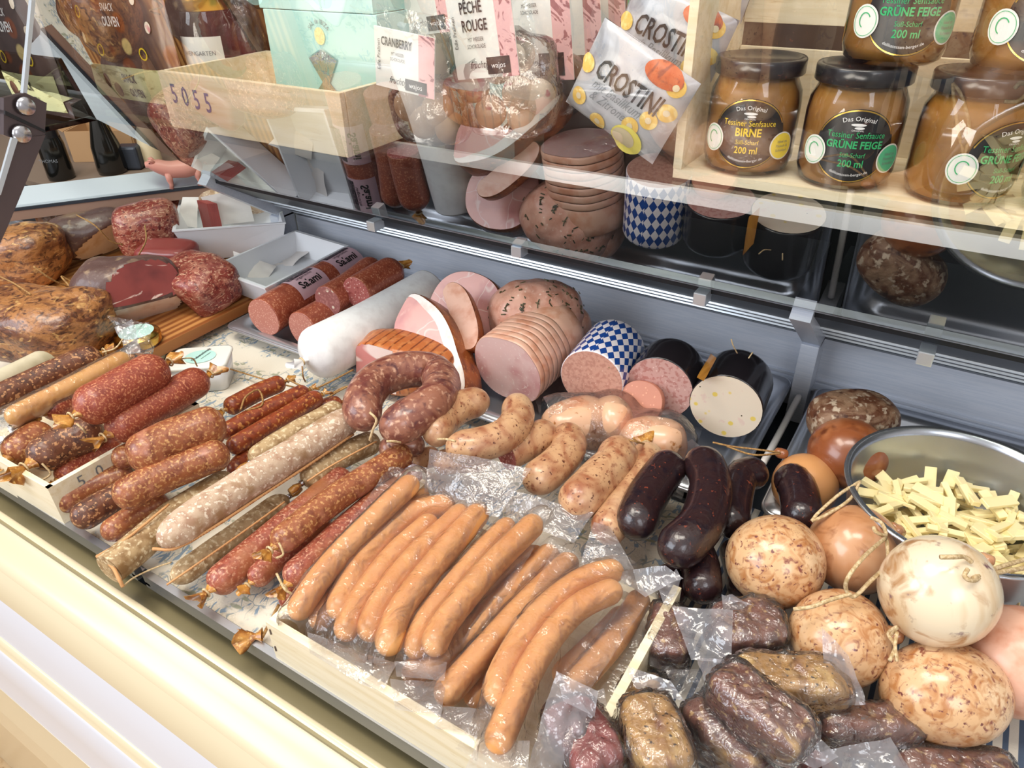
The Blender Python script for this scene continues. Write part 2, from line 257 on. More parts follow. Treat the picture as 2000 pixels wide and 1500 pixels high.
# ---------------------------------------------------------------- geometry helpers
class G:
    def __init__(s, mat=None, flat=False): s.V = []; s.F = []; s.UV = None; s.mat = mat; s.flat = flat
    def add(s, V, Fc):
        o = len(s.V); s.V += [tuple(map(float, v)) for v in V]; s.F += [tuple(i + o for i in f) for f in Fc]; return s
    def mesh(s, name, org):
        me = bpy.data.meshes.new(name); me.from_pydata([(v[0] - org[0], v[1] - org[1], v[2] - org[2]) for v in s.V], [], s.F)
        if s.UV is not None:
            uv = me.uv_layers.new(name='UVMap'); li = np.zeros(len(me.loops), int); me.loops.foreach_get('vertex_index', li)
            uv.data.foreach_set('uv', np.array(s.UV)[li].ravel())
        me.validate(); me.update()
        if not s.flat:
            me.polygons.foreach_set('use_smooth', [True] * len(me.polygons))
        if s.mat: me.materials.append(s.mat if not isinstance(s.mat, str) else T[s.mat])
        return me
def raw(name, me, parent=None, loc=(0, 0, 0)):
    o = bpy.data.objects.new(name, me); COL.objects.link(o)
    if parent: o.parent = parent
    else: o.location = loc
    return o
def allv(parts):
    vs = []
    for p in parts:
        vs += p[1].V
        if len(p) > 2: vs += allv(p[2]) if p[2] else []
    return vs
ROOTS = {}
def thing(name, label, cat, parts, group=None, kind=None):
    """parts: [(part_name, G, [sub parts], label)]"""
    vs = np.array(allv(parts)); org = [(vs[:, 0].min() + vs[:, 0].max()) / 2, (vs[:, 1].min() + vs[:, 1].max()) / 2, vs[:, 2].min()]
    if len(parts) == 1 and not (len(parts[0]) > 2 and parts[0][2]):
        o = raw(name, parts[0][1].mesh(name, org), None, org)
    else:
        o = bpy.data.objects.new(name, None); COL.objects.link(o); o.location = org; o.empty_display_size = .01
        def rec(ps, par):
            for p in ps:
                c = raw(p[0], p[1].mesh(p[0], org), par)
                if len(p) > 3 and p[3]: c['label'] = p[3]
                if len(p) > 2 and p[2]: rec(p[2], c)
        rec(parts, o)
    if label: o['label'] = label
    if cat: o['category'] = cat
    if group: o['group'] = group
    if kind: o['kind'] = kind
    return o
def copy_thing(o, loc, label, rotz=None, group=None):
    c = o.copy(); COL.objects.link(c); c.location = loc; c['label'] = label
    if rotz is not None: c.rotation_euler = (0, 0, rotz)
    def rec(a, b):
        for ch in list(a.children):
            d = ch.copy(); COL.objects.link(d); d.parent = b; rec(ch, d)
    rec(o, c); return c
def catmull(pts, n=10):
    pts = [np.array(p, float) for p in pts]
    if len(pts) == 2: return [pts[0] + (pts[1] - pts[0]) * t for t in np.linspace(0, 1, n + 1)]
    q = [2 * pts[0] - pts[1]] + pts + [2 * pts[-1] - pts[-2]]; out = []
    for i in range(1, len(q) - 2):
        a, b, c, d = q[i - 1:i + 3]
        for k in range(n):
            t = k / n; out.append(.5 * ((2 * b) + (c - a) * t + (2 * a - 5 * b + 4 * c - d) * t * t + (3 * b - a - 3 * c + d) * t ** 3))
    out.append(pts[-1]); return out
def resample(path, ss):
    p = np.array(path); seg = np.linalg.norm(np.diff(p, axis=0), axis=1); cum = np.concatenate([[0], np.cumsum(seg)])
    return np.stack([np.interp(ss, cum, p[:, k]) for k in range(3)], 1)
def plen(path): return float(np.linalg.norm(np.diff(np.array(path), axis=0), axis=1).sum())
def frames(path):
    p = np.array(path); t = np.gradient(p, axis=0); t /= np.linalg.norm(t, axis=1)[:, None] + 1e-12
    up = np.array([0, 0, 1.0]) if abs(t[0][2]) < .9 else np.array([1.0, 0, 0])
    n = up - t[0] * np.dot(up, t[0]); n /= np.linalg.norm(n); ns = []; bs = []
    for i in range(len(p)):
        n = n - t[i] * np.dot(n, t[i]); n /= np.linalg.norm(n); ns.append(n); bs.append(np.cross(t[i], n))
    return p, t, np.array(ns), np.array(bs)
def sweep(path, rads, seg=16, mat=None, caps=True, wob=0, seed=0, uv=False, freq=40, squash=1):
    p, t, ns, bs = frames(path); g = G(mat); V = []; UV = []; cum = np.concatenate([[0], np.cumsum(np.linalg.norm(np.diff(p, axis=0), axis=1))])
    R0 = max(rads); sg = seg + (1 if uv else 0)
    for i in range(len(p)):
        for k in range(sg):
            a = 2 * math.pi * (k % seg) / seg; d = ns[i] * math.cos(a) * squash + bs[i] * math.sin(a); r = rads[i]
            if wob:
                q = p[i] + d * r; r *= 1 + wob * noise.noise(Vector(q * freq) + Vector((seed, 0, 0)))
            V.append(p[i] + d * r); UV.append((k / seg * 2 * math.pi * R0, cum[i]))
    Fc = []
    for i in range(len(p) - 1):
        for k in range(seg):
            a = i * sg + k; b = i * sg + ((k + 1) if uv else (k + 1) % seg); Fc.append((a, b, b + sg, a + sg))
    if caps:
        Fc.append(tuple(range(seg - 1, -1, -1))); o = (len(p) - 1) * sg; Fc.append(tuple(range(o, o + seg)))
    g.add(V, Fc)
    if uv: g.UV = UV
    return g
def tube(pts, r, mat, seg=6, n=6, rough=0):
    return sweep(catmull(pts, n), [r] * ((len(pts) - 1) * n + 1), seg, mat)
def box(g, c, s, R=None):
    c = np.array(c, float); R = np.eye(3) if R is None else R
    V = [c + R @ (np.array([x, y, z]) * np.array(s) / 2) for x in (-1, 1) for y in (-1, 1) for z in (-1, 1)]
    return g.add(V, [(0, 1, 3, 2), (4, 6, 7, 5), (0, 4, 5, 1), (2, 3, 7, 6), (0, 2, 6, 4), (1, 5, 7, 3)])
def bbox(c, s, mat, R=None, bev=.002, seg=2):
    """bevelled box"""
    bm = bmesh.new(); bmesh.ops.create_cube(bm, size=1)
    for v in bm.verts: v.co = Vector((v.co.x * s[0], v.co.y * s[1], v.co.z * s[2]))
    bmesh.ops.bevel(bm, geom=list(bm.edges), offset=bev, segments=seg, affect='EDGES', profile=.7)
    R = np.eye(3) if R is None else R; c = np.array(c, float); g = G(mat, True)
    g.add([c + R @ np.array(v.co) for v in bm.verts], [tuple(v.index for v in f.verts) for f in bm.faces]); bm.free(); return g
def rotz(a):
    c, s = math.cos(a), math.sin(a); return np.array([[c, -s, 0], [s, c, 0], [0, 0, 1.0]])
def rotx(a):
    c, s = math.cos(a), math.sin(a); return np.array([[1.0, 0, 0], [0, c, -s], [0, s, c]])
def roty(a):
    c, s = math.cos(a), math.sin(a); return np.array([[c, 0, s], [0, 1.0, 0], [-s, 0, c]])
CR = rotz(rad(32.554))
def prism(poly, z0, z1, mat):
    """horizontal polygon (xy list) extruded in z"""
    n = len(poly); g = G(mat, True)
    g.add([(p[0], p[1], z0) for p in poly] + [(p[0], p[1], z1) for p in poly],
          [tuple(range(n - 1, -1, -1)), tuple(range(n, 2 * n))] + [(i, (i + 1) % n, n + (i + 1) % n, n + i) for i in range(n)]); return g
def extr(poly3, vec, mat, flat=True):
    n = len(poly3); v = np.array(vec); g = G(mat, flat); P3 = [np.array(p, float) for p in poly3]
    g.add(P3 + [p + v for p in P3], [tuple(range(n - 1, -1, -1)), tuple(range(n, 2 * n))] + [(i, (i + 1) % n, n + (i + 1) % n, n + i) for i in range(n)]); return g
def profx(prof, x0, x1, mat, flat=True, closed=False):
    """(y,z) profile extruded along x"""
    g = G(mat, flat); n = len(prof); g.add([(x0, y, z) for y, z in prof] + [(x1, y, z) for y, z in prof],
        [(i, (i + 1) % n, n + (i + 1) % n, n + i) for i in range(n if closed else n - 1)] + ([tuple(range(n - 1, -1, -1)), tuple(range(n, 2 * n))] if closed else [])); return g
def lathe(prof, c, mat, seg=40, R=None, flat=False):
    g = G(mat, flat); V = []; c = np.array(c, float); R = np.eye(3) if R is None else R; n = len(prof)
    for r, z in prof:
        for k in range(seg):
            a = 2 * math.pi * k / seg; V.append(c + R @ np.array([r * math.cos(a), r * math.sin(a), z]))
    g.add(V, [(i * seg + k, i * seg + (k + 1) % seg, (i + 1) * seg + (k + 1) % seg, (i + 1) * seg + k) for i in range(n - 1) for k in range(seg)]); return g
def lump(c, s, mat, R=None, e=2.0, amp=.06, freq=18, seed=0, nu=36, nv=24, cuts=(), bottom=None):
    """super-ellipsoid with noise; cuts: planes (point, normal) the shape is sliced at -> returns (body, [cut faces])"""
    c = np.array(c, float); s = np.array(s, float); R = np.eye(3) if R is None else R; V = []
    for j in range(nv + 1):
        th = math.pi * j / nv
        for i in range(nu):
            ph = 2 * math.pi * i / nu; d = np.array([math.sin(th) * math.cos(ph), math.sin(th) * math.sin(ph), math.cos(th)])
            k = (abs(d[0]) ** e + abs(d[1]) ** e + abs(d[2]) ** e) ** (-1 / e); q = d * k * s
            nn = noise.noise(Vector(q * freq) + Vector((seed * 3.1, seed, 0))) + .4 * noise.noise(Vector(q * freq * 2.7) + Vector((seed, 5, 0)))
            V.append(c + R @ (q * (1 + amp * nn)))
    V = np.array(V); fl = np.full(len(V), -1)
    for ci, (pt, nr) in enumerate(cuts):
        nr = np.array(nr, float); nr /= np.linalg.norm(nr); d = (V - np.array(pt)) @ nr; m = d > 0
        V[m] -= np.outer(d[m], nr); fl[m] = ci
    if bottom is not None: V[:, 2] = np.maximum(V[:, 2], bottom)
    body = G(mat); cg = [G(None, True) for _ in cuts]; FB = []; FC = [[] for _ in cuts]
    for j in range(nv):
        for i in range(nu):
            f = (j * nu + i, j * nu + (i + 1) % nu, (j + 1) * nu + (i + 1) % nu, (j + 1) * nu + i)[::-1]
            k = fl[f[0]]
            if k >= 0 and all(fl[v] == k for v in f): FC[k].append(f)
            else: FB.append(f)
    body.add(V, FB)
    for k, g in enumerate(cg):
        nr = np.array(cuts[k][1], float); nr /= np.linalg.norm(nr); g.add(V + nr * .0002, FC[k])
        used = sorted({i for f in g.F for i in f}); mp = {u: n for n, u in enumerate(used)}; g.V = [g.V[u] for u in used]; g.F = [tuple(mp[i] for i in f) for f in g.F]
    return body, cg
def mapg(g, fn):
    g.V = [tuple(map(float, fn(*v))) for v in g.V]; return g
def grid2(w, h, nx, ny, mat, shape=None):
    """flat grid in local uv (centre 0,0), z=0"""
    g = G(mat); V = [(-w / 2 + w * i / nx, -h / 2 + h * j / ny, 0) for j in range(ny + 1) for i in range(nx + 1)]
    g.add(V, [(j * (nx + 1) + i, j * (nx + 1) + i + 1, (j + 1) * (nx + 1) + i + 1, (j + 1) * (nx + 1) + i) for j in range(ny) for i in range(nx)]); return g
def disc2(rx, ry, mat, n=36, rings=5, cx=0, cy=0, h=0):
    g = G(mat); V = [(cx, cy, h)]; Fc = []
    for k in range(1, rings + 1):
        for i in range(n): a = 2 * math.pi * i / n; V.append((cx + rx * k / rings * math.cos(a), cy + ry * k / rings * math.sin(a), h))
    for i in range(n): Fc.append((0, 1 + i, 1 + (i + 1) % n))
    for k in range(rings - 1):
        for i in range(n): a = 1 + k * n; Fc.append((a + i, a + n + i, a + n + (i + 1) % n, a + (i + 1) % n))
    g.add(V, Fc); return g
def ring2(rx, ry, w, mat, n=48, cx=0, cy=0, h=0, a0=0, a1=360):
    g = G(mat); V = []; Fc = []
    for i in range(n + 1):
        a = rad(a0 + (a1 - a0) * i / n); V += [(cx + rx * math.cos(a), cy + ry * math.sin(a), h), (cx + (rx - w) * math.cos(a), cy + (ry - w) * math.sin(a), h)]
    for i in range(n): Fc.append((2 * i, 2 * i + 1, 2 * i + 3, 2 * i + 2))
    g.add(V, Fc); return g
def text2(body, size, mat, cx=0, cy=0, h=0, sx=1, rot=0, shear=0, bold=0, arc=None, align='CENTER'):
    cu = bpy.data.curves.new('t', 'FONT'); cu.body = body; cu.size = size; cu.align_x = align; cu.align_y = 'CENTER'; cu.shear = shear; cu.offset = bold; cu.resolution_u = 2
    o = bpy.data.objects.new('t', cu); me = bpy.data.meshes.new_from_object(o); g = G(mat, True); ca, sa = math.cos(rot), math.sin(rot); V = []
    for v in me.vertices:
        x, y = v.co.x * sx, v.co.y
        if arc: a = x / arc; x, y = (arc + y) * math.sin(a), (arc + y) * math.cos(a) - arc
        V.append((cx + x * ca - y * sa, cy + x * sa + y * ca, h))
    g.add(V, [tuple(p.vertices) for p in me.polygons]); bpy.data.objects.remove(o); bpy.data.curves.remove(cu); bpy.data.meshes.remove(me); return g
def join(*gs):
    r = G(gs[0].mat, gs[0].flat)
    for g in gs: r.add(g.V, g.F)
    return r
def frame_fn(o, U, Vv, Nn):
    o, U, Vv, Nn = map(lambda a: np.array(a, float), (o, U, Vv, Nn)); return lambda u, v, h: o + U * u + Vv * v + Nn * h
def dome(V0, lo, hi): pass
# ---------------------------------------------------------------- sausages
def saus_path(pts, z):
    zs = z if isinstance(z, (list, tuple)) else [z] * len(pts)
    return [P(x, y, zz) for (x, y), zz in zip(pts, zs)]
def tailknot(c, d, r, mat='casing_tail', seed=0, size=1.0):
    """gathered casing end: knot + ruffled fan"""
    d = d / np.linalg.norm(d); a = np.cross(d, [0, 0, 1.0]); a /= np.linalg.norm(a); b = np.cross(a, d); g = G(mat); rnd = random.Random(seed)
    L = r * 1.1 * size; prof = [(.0, .55), (.18, .32), (.32, .22), (.5, .38), (.75, .62), (1.0, .8)]; n = 18; V = []
    for t, w in prof:
        for k in range(n):
            an = 2 * math.pi * k / n; rr = w * r * size * .75 * (1 + (.35 * t) * math.sin(an * 3 + seed) + .2 * t * rnd.uniform(-1, 1))
            V.append(c + d * L * t + a * rr * math.cos(an) + b * rr * .6 * math.sin(an) + d * (L * .2 * t * math.sin(an * 2 + seed)))
    g.add(V, [(i * n + k, i * n + (k + 1) % n, (i + 1) * n + (k + 1) % n, (i + 1) * n + k) for i in range(len(prof) - 1) for k in range(n)]); return g
def ringtie(c, d, r, mat='string', th=.0009):
    d = d / np.linalg.norm(d); a = np.cross(d, [0, 0, 1.0]); a /= np.linalg.norm(a); b = np.cross(a, d)
    pts = [c + (a * math.cos(t) + b * math.sin(t)) * r for t in np.linspace(0, 2 * math.pi, 13)]
    return tube(pts, th, mat, 6, 3)
def sausage(name, label, cat, group, pts, wpx, z, mat, ends=('round', 'round'), wob=.05, cutmat=None, extra=(), seg=20, uv=False, taper=1.0, tails=('casing_tail', 'casing_tail'), squash=1, er=.9, r=None, tsize=1.0, freq=40):
    ctl = saus_path(pts, z) if len(pts[0]) == 2 else [np.array(p, float) for p in pts]
    path = catmull(ctl, 14); L = plen(path); mid = np.array(path[len(path) // 2]); r = r or wpx * 1.06 / 2 * depth(mid) / F
    e = r * er; A, B = ends
    def endss(kind):
        if kind == 'cut': return [0, .0006, .002]
        return list(e * (1 - np.cos(np.linspace(0, math.pi / 2, 7))))
    s0 = endss(A); s1 = [L - v for v in endss(B)][::-1]; nm = max(4, int((L - 2 * e) / (r * .5)) + 1)
    ss = np.array(s0 + list(np.linspace(s0[-1], s1[0], nm + 1)[1:-1]) + s1); pp = resample(path, ss); rr = []
    for s in ss:
        k = 1.0
        if A != 'cut' and s < e: k *= max(.02 if A == 'round' else .22, math.sqrt(max(0, 1 - ((e - s) / e) ** 2)))
        if B != 'cut' and s > L - e: k *= max(.02 if B == 'round' else .22, math.sqrt(max(0, 1 - ((s - (L - e)) / e) ** 2)))
        if A == 'cut' and s < .001: k *= .97 if s == 0 else 1
        if B == 'cut' and s > L - .001: k *= .97 if s == L else 1
        k *= 1 + (taper - 1) * (s / L); rr.append(r * k)
    sd = hash(label) % 97 if False else sum(map(ord, label)) % 97
    g = sweep(pp, rr, seg, mat, wob=wob, seed=sd, uv=uv, squash=squash, freq=freq); parts = [('casing', g)]
    for i, kind in enumerate(ends):
        p = pp[0] if i == 0 else pp[-1]; d = (pp[0] - pp[2]) if i == 0 else (pp[-1] - pp[-3]); d = d / np.linalg.norm(d); rk = r * (1 if i == 0 else taper)
        if kind == 'cut':
            a = np.cross(d, [0, 0, 1.0]); a /= np.linalg.norm(a); b = np.cross(a, d)
            cg = mapg(disc2(rk * .975, rk * .975, cutmat), frame_fn(p + d * .0004, a, b, d)); parts.append(('cut_face', cg))
        elif kind == 'knot':
            parts.append(('end_tail', tailknot(p - d * r * .05, d, min(r, .016), tails[i], sd + i, tsize), [('string_tie', ringtie(p + d * min(r, .016) * .35 * tsize, d, min(r, .016) * .26 * tsize))]))
        elif kind == 'clip':
            cl = sweep([p, p + d * .003], [r * .24, r * .24], 10, 'clip'); parts.append(('metal_clip', cl))
            parts.append(('end_tail', sweep([p + d * .003, p + d * .009, p + d * .015], [r * .18, r * .34, r * .26], 10, 'casing_tail', wob=.5, seed=sd)))
    parts += list(extra)
    return thing(name, label, cat, parts, group)
def strand(pxz, r=.0009, mat='string', n=8): return tube([P(x, y, z) for x, y, z in pxz], r, mat, 6, n)
# film laid over bodies
def film_over(quad, zb, bodies, mat='film', nx=44, ny=44, iters=26, seed=0, lift=.0012, crink=.0012, ragged=.02):
    """quad: 4 world corners; bodies: list of (path pts array, radius). Returns draped sheet"""
    q = [np.array(p, float) for p in quad]; U = np.linspace(0, 1, nx + 1); Vv = np.linspace(0, 1, ny + 1); X = np.zeros((ny + 1, nx + 1, 3))
    for j, v in enumerate(Vv):
        for i, u in enumerate(U): X[j, i] = (q[0] * (1 - u) + q[1] * u) * (1 - v) + (q[3] * (1 - u) + q[2] * u) * v
    base = X[:, :, 2] + zb; hb = np.full(base.shape, -1.0)
    for pts, r in bodies:
        for p in pts:
            d2 = (X[:, :, 0] - p[0]) ** 2 + (X[:, :, 1] - p[1]) ** 2; m = d2 < (r + lift) ** 2
            hb[m] = np.maximum(hb[m], p[2] + np.sqrt((r + lift) ** 2 - d2[m]))
    Z = np.maximum(base, hb)
    for _ in range(iters):
        A = Z.copy(); A[1:-1, 1:-1] = (Z[:-2, 1:-1] + Z[2:, 1:-1] + Z[1:-1, :-2] + Z[1:-1, 2:]) / 4 - .0003
        Z = np.maximum(np.maximum(A, hb), base)
    V = []
    for j in range(ny + 1):
        for i in range(nx + 1):
            x, y = X[j, i, :2]; nz = noise.noise(Vector((x * 70 + seed, y * 70, 0))) + noise.noise(Vector((x * 30, y * 30 + seed, 3)))
            edge = min(i, nx - i, j, ny - j) / 6.0; k = 1.0 if edge >= 1 else 1 + (1 - edge) * 2.5
            V.append((x, y, Z[j, i] + abs(nz) * crink * k))
    g = G(mat); g.add(V, [(j * (nx + 1) + i, j * (nx + 1) + i + 1, (j + 1) * (nx + 1) + i + 1, (j + 1) * (nx + 1) + i) for j in range(ny) for i in range(nx)]); return g
def flap(corners, mat='film_milky', amp=.004, seed=0, n=14, fr=30):
    """small wavy sheet through 4 world corners"""
    q = [np.array(p, float) for p in corners]; nr = np.cross(q[1] - q[0], q[3] - q[0]); nr /= np.linalg.norm(nr) + 1e-9; g = G(mat); V = []
    for j in range(n + 1):
        for i in range(n + 1):
            u, v = i / n, j / n; p = (q[0] * (1 - u) + q[1] * u) * (1 - v) + (q[3] * (1 - u) + q[2] * u) * v
            V.append(p + nr * amp * (noise.noise(Vector(p * fr) + Vector((seed, 0, 0))) + .4 * noise.noise(Vector(p * fr * 3) + Vector((seed, 0, 0)))))
    g.add(V, [(j * (n + 1) + i, j * (n + 1) + i + 1, (j + 1) * (n + 1) + i + 1, (j + 1) * (n + 1) + i) for j in range(n) for i in range(n)]); return g
def slab(c, nrm, up, rx, ry, th, facem, sidem, amp=.05, seed=0, n=56, e=2.2, fatm=None, fatw=0, fata=(0, 360), flatb=0):
    """thick slice: parts face, rind. c centre of the front face, nrm outward normal of that face"""
    c = np.array(c, float); nrm = np.array(nrm, float); nrm /= np.linalg.norm(nrm); up = np.array(up, float); up -= nrm * np.dot(up, nrm); up /= np.linalg.norm(up); rt = np.cross(up, nrm)
    def outl(k=1.0, ins=0):
        o = []
        for i in range(n):
            a = 2 * math.pi * i / n; d = (abs(math.cos(a)) ** e + abs(math.sin(a)) ** e) ** (-1 / e); q = np.array([math.cos(a) * rx, math.sin(a) * ry]) * d
            q = q * (1 + amp * noise.noise(Vector((math.cos(a) * 1.4 + seed, math.sin(a) * 1.4, seed * .7))))
            if flatb and q[1] < -ry * flatb: q[1] = -ry * flatb
            w = 0
            if ins:
                dg = math.degrees(a) % 360; lo, hi = fata; inn = lo <= dg <= hi if lo <= hi else (dg >= lo or dg <= hi)
                if inn: w = ins * min(1, min((dg - lo) % 360, (hi - dg) % 360) / 25)
            l = np.linalg.norm(q); q = q * (1 - w / l); o.append(q)
        return o
    o = outl(); P3 = [c + rt * q[0] + up * q[1] for q in o]; side = G(sidem); ringsV = []
    for t, s in ((0, .985), (.03, 1), (.3, 1.01), (.7, 1.01), (.97, 1), (1, .97)):
        ringsV += [c + rt * q[0] * s + up * q[1] * s - nrm * th * t for q in o]
    side.add(ringsV, [(k * n + i, (k + 1) * n + i, (k + 1) * n + (i + 1) % n, k * n + (i + 1) % n) for k in range(5) for i in range(n)] + [tuple(5 * n + i for i in range(n - 1, -1, -1))])
    def faceg(ol, h, mat, s=.985):
        g = G(mat); V = [c + nrm * h]
        for t in (.25, .5, .75, 1): V += [c + (rt * q[0] + up * q[1]) * s * t + nrm * h * 1.0 for q in ol]
        Fc = [(0, 1 + i, 1 + (i + 1) % n) for i in range(n)] + [(1 + k * n + i, 1 + (k + 1) * n + i, 1 + (k + 1) * n + (i + 1) % n, 1 + k * n + (i + 1) % n) for k in range(3) for i in range(n)]
        return g.add(V, Fc)
    parts = [('rind', side)]
    if fatm:
        parts.append(('cut_face', faceg(o, .0003, facem), [('fat_edge', fat_ring(c, rt, up, nrm, o, outl(ins=fatw), fatm))]))
    else: parts.append(('cut_face', faceg(o, .0003, facem)))
    return parts
def fat_ring(c, rt, up, nrm, o, inn, mat):
    n = len(o); g = G(mat); V = [c + (rt * q[0] + up * q[1]) * .988 + nrm * .0006 for q in o] + [c + rt * q[0] + up * q[1] + nrm * .0006 for q in inn]
    Fc = []
    for i in range(n):
        j = (i + 1) % n
        if np.linalg.norm(o[i] - inn[i]) > 1e-5 or np.linalg.norm(o[j] - inn[j]) > 1e-5: Fc.append((i, j, n + j, n + i))
    return g.add(V, Fc)
# ================================================================ the counter
XL, XR = -1.75, .62
TN = np.array([0, -math.cos(rad(38)), math.sin(rad(38))])        # up the pane
PB = np.array([0, .60, .163])
parts = []
parts.append(('floor_panel', prism([(XL, .172), (XR, .172), (XR, .76), (XL, .76)], -.05, -.022, 'panel_dark')))
parts.append(('floor_panel', prism([(-1.44, .7601), (-.86, .7601), (-.86, 1.35), (-1.44, 1.35)], -.05, -.022, 'panel_dark')))
parts.append(('front_channel', profx([(.168, -.001), (.1685, -.02), (.19, -.021), (.19, -.05), (.160, -.05), (.160, -.001)], XL, XR, 'olive_paint', closed=True)))
lip = [(.168, -.001), (.1665, .001), (.163, .0005), (.160, -.004), (.156, -.0075), (.150, -.010), (.143, -.0135), (.1365, -.018), (.1345, -.022)]
parts.append(('front_lip', profx(lip, XL, XR, 'cream', flat=False)))
lip2 = [(.1345, -.022), (.131, -.027), (.127, -.034), (.1245, -.042), (.1235, -.047)]
parts.append(('front_rail', profx(lip2, XL, XR, 'cream', flat=False)))
lip3 = [(.1235, -.047), (.1185, -.056), (.1145, -.066), (.1115, -.075), (.1098, -.080)]
parts.append(('bumper_strip', profx(lip3, XL, XR, 'cream_white', flat=False)))
parts.append(('bumper_strip', profx([(.1098, -.080), (.108, -.0805), (.106, -.087), (.104, -.090)], XL, XR, 'cream', flat=False)))
parts.append(('bumper_strip', profx([(.104, -.090), (.102, -.092), (.0965, -.118), (.0925, -.138), (.0915, -.141)], XL, XR, 'cream_white', flat=False)))
parts.append(('plinth', profx([(.0915, -.141), (.096, -.145), (.092, -.147), (.086, -.19), (.084, -.23), (.11, -.24), (.13, -.9), (.3, -.9), (.3, -.24), (.13, -.141)], XL, XR, 'cream', closed=True)))
# back panels with posts
pz0 = float(PY(1350, 669, .74)[2]); pz1 = float(PY(1350, 599, .74)[2])
xpostL, xpostR = float(PY(1567, 760, .725)[0]) - .009, float(PY(1567, 760, .725)[0]) + .009
xcor = float(PY(575, 450, .74)[0])
for xa, xb in ((xcor + .012, xpostL), (xpostR, XR)):
    parts.append(('back_panel', profx([(.738, -.022), (.738, .008), (.728, .009), (.728, .012), (.738, .013), (.738, .0175), (.734, .018), (.734, .0205), (.738, .021), (.738, pz1), (.742, pz1), (.742, -.022)], xa, xb, 'panel', closed=True)))
    g = profx([(.742, pz1 - .02), (.742, pz1 + .002), (.612, .152), (.612, .165), (.76, .165), (.76, pz1 - .02)], xa, xb, 'panel_dark', closed=True)
    sub = []
    for k, t in enumerate((.06, .30, .52)):
        y = .742 + (.612 - .742) * t; z = pz1 + .002 + (.152 - pz1 - .002) * t
        sub.append(('slat', profx([(y - .002, z - .001), (y + .002, z - .0035), (y + .003, z - .0015), (y - .001, z + .001)], xa, xb, 'alu_edge', closed=True)))
    parts.append(('air_grille', g, sub))
for x in (xpostL + .009, xcor):
    parts.append(('post', bbox((x, .722, .026), (.018, .034, .096), 'panel', bev=.0015)))
    parts.append(('post', extr([(x - .009, .742, .07), (x - .009, .715, .07), (x - .009, .598, .152), (x - .009, .61, .163)], (.018, 0, 0), 'panel')))
parts.append(('side_column', bbox((xcor - .012, .76, .040), (.02, .05, .12), 'panel', bev=.0015)))
for px, py in ((742, 432), (1024, 480), (1378, 570), (1812, 682)):
    q = PY(px, py, .615); parts.append(('pane_clip', bbox((q[0], .607, q[2] - .001), (.012, .018, .012), 'alu_edge', bev=.001)))
# panes
pane = G('pane', True)
a, b = PB, PB + TN * .60
pane.add([(-.84, *a[1:]), (.40, *a[1:]), (.40, *b[1:]), (-.84, *b[1:])], [(0, 1, 2, 3)])
edge = G('alu_edge', True)
for s0, s1, off in ((-.002, .002, .003),):
    edge = profx([tuple((PB + TN * -.004)[1:]), tuple((PB + TN * .0035)[1:]), tuple((PB + TN * .0035 + np.array([0, .004, .005]))[1:]), tuple((PB + TN * -.004 + np.array([0, .004, .005]))[1:])], -.84, .40, 'alu_edge', closed=True)
parts.append(('glass_pane', pane, [('pane_edge', edge)]))
# glass top shelf
ZS = .272
sh = G('shelf_glass'); T['shelf_glass'] = clear('shelf_glass', (.86, .92, .90), fac=.04, rough=.02, gain=1.0)
shg = bbox((-.45, .785, ZS - .004), (1.75, .50, .006), 'shelf_glass', bev=.001)
shn = profx([(.531, ZS - .011), (.531, ZS + .0005), (.536, ZS + .0005), (.536, ZS - .011)], -1.32, .42, 'alu_edge', closed=True)
for xa, xb, ya in ((-1.32, -.845, .40), (-.8445, -.462, .472)): parts.append(('shelf_extension', bbox(((xa + xb) / 2, (ya + .5345) / 2, ZS - .004), (xb - xa, .5345 - ya, .006), 'shelf_glass', bev=.001)))
parts.append(('top_shelf', shg, [('shelf_edge', shn)]))
parts.append(('rear_wall', bbox((-.2, 1.06, .02), (1.7, .03, .50), 'panel_dark', bev=.002)))
thing('display_counter', 'long cream and steel refrigerated meat counter with a tilted glass pane', 'counter', parts)
# angled rail of the neighbouring counter
zR = .10
R0 = PY(492, 350, .745); zR = float(R0[2]); L0 = P(-40, 415, zR); dv = (R0 - L0); dv[2] = 0; dv /= np.linalg.norm(dv); nv = np.array([-dv[1], dv[0], 0])
R0 = R0 + dv * .0
w = .045
top = extr([L0 + nv * .014, R0 + nv * .014, R0 + nv * .036 + dv * -.03 + [0, 0, .020], L0 + nv * .036 + [0, 0, .020]], (0, 0, -.004), 'beam_top')
ledge = extr([L0, R0, R0 + nv * .0139, L0 + nv * .0139], (0, 0, -.004), 'beam_top')
fr = extr([L0 + [0, 0, -.0045], R0 + [0, 0, -.0045], R0 + [0, 0, -.018], L0 + [0, 0, -.018]], nv * .02, 'mocha')
gk = extr([L0 - nv * .001, R0 - nv * .001, R0 - nv * .001 + [0, 0, -.004], L0 - nv * .001 + [0, 0, -.004]], nv * .003, 'navy')
thing('glazing_rail', 'silver-topped brown rail above the cured hams, carrying a toy pig', 'rail', [('top_plate', top), ('ledge', ledge), ('front_strip', fr), ('seal', gk)])
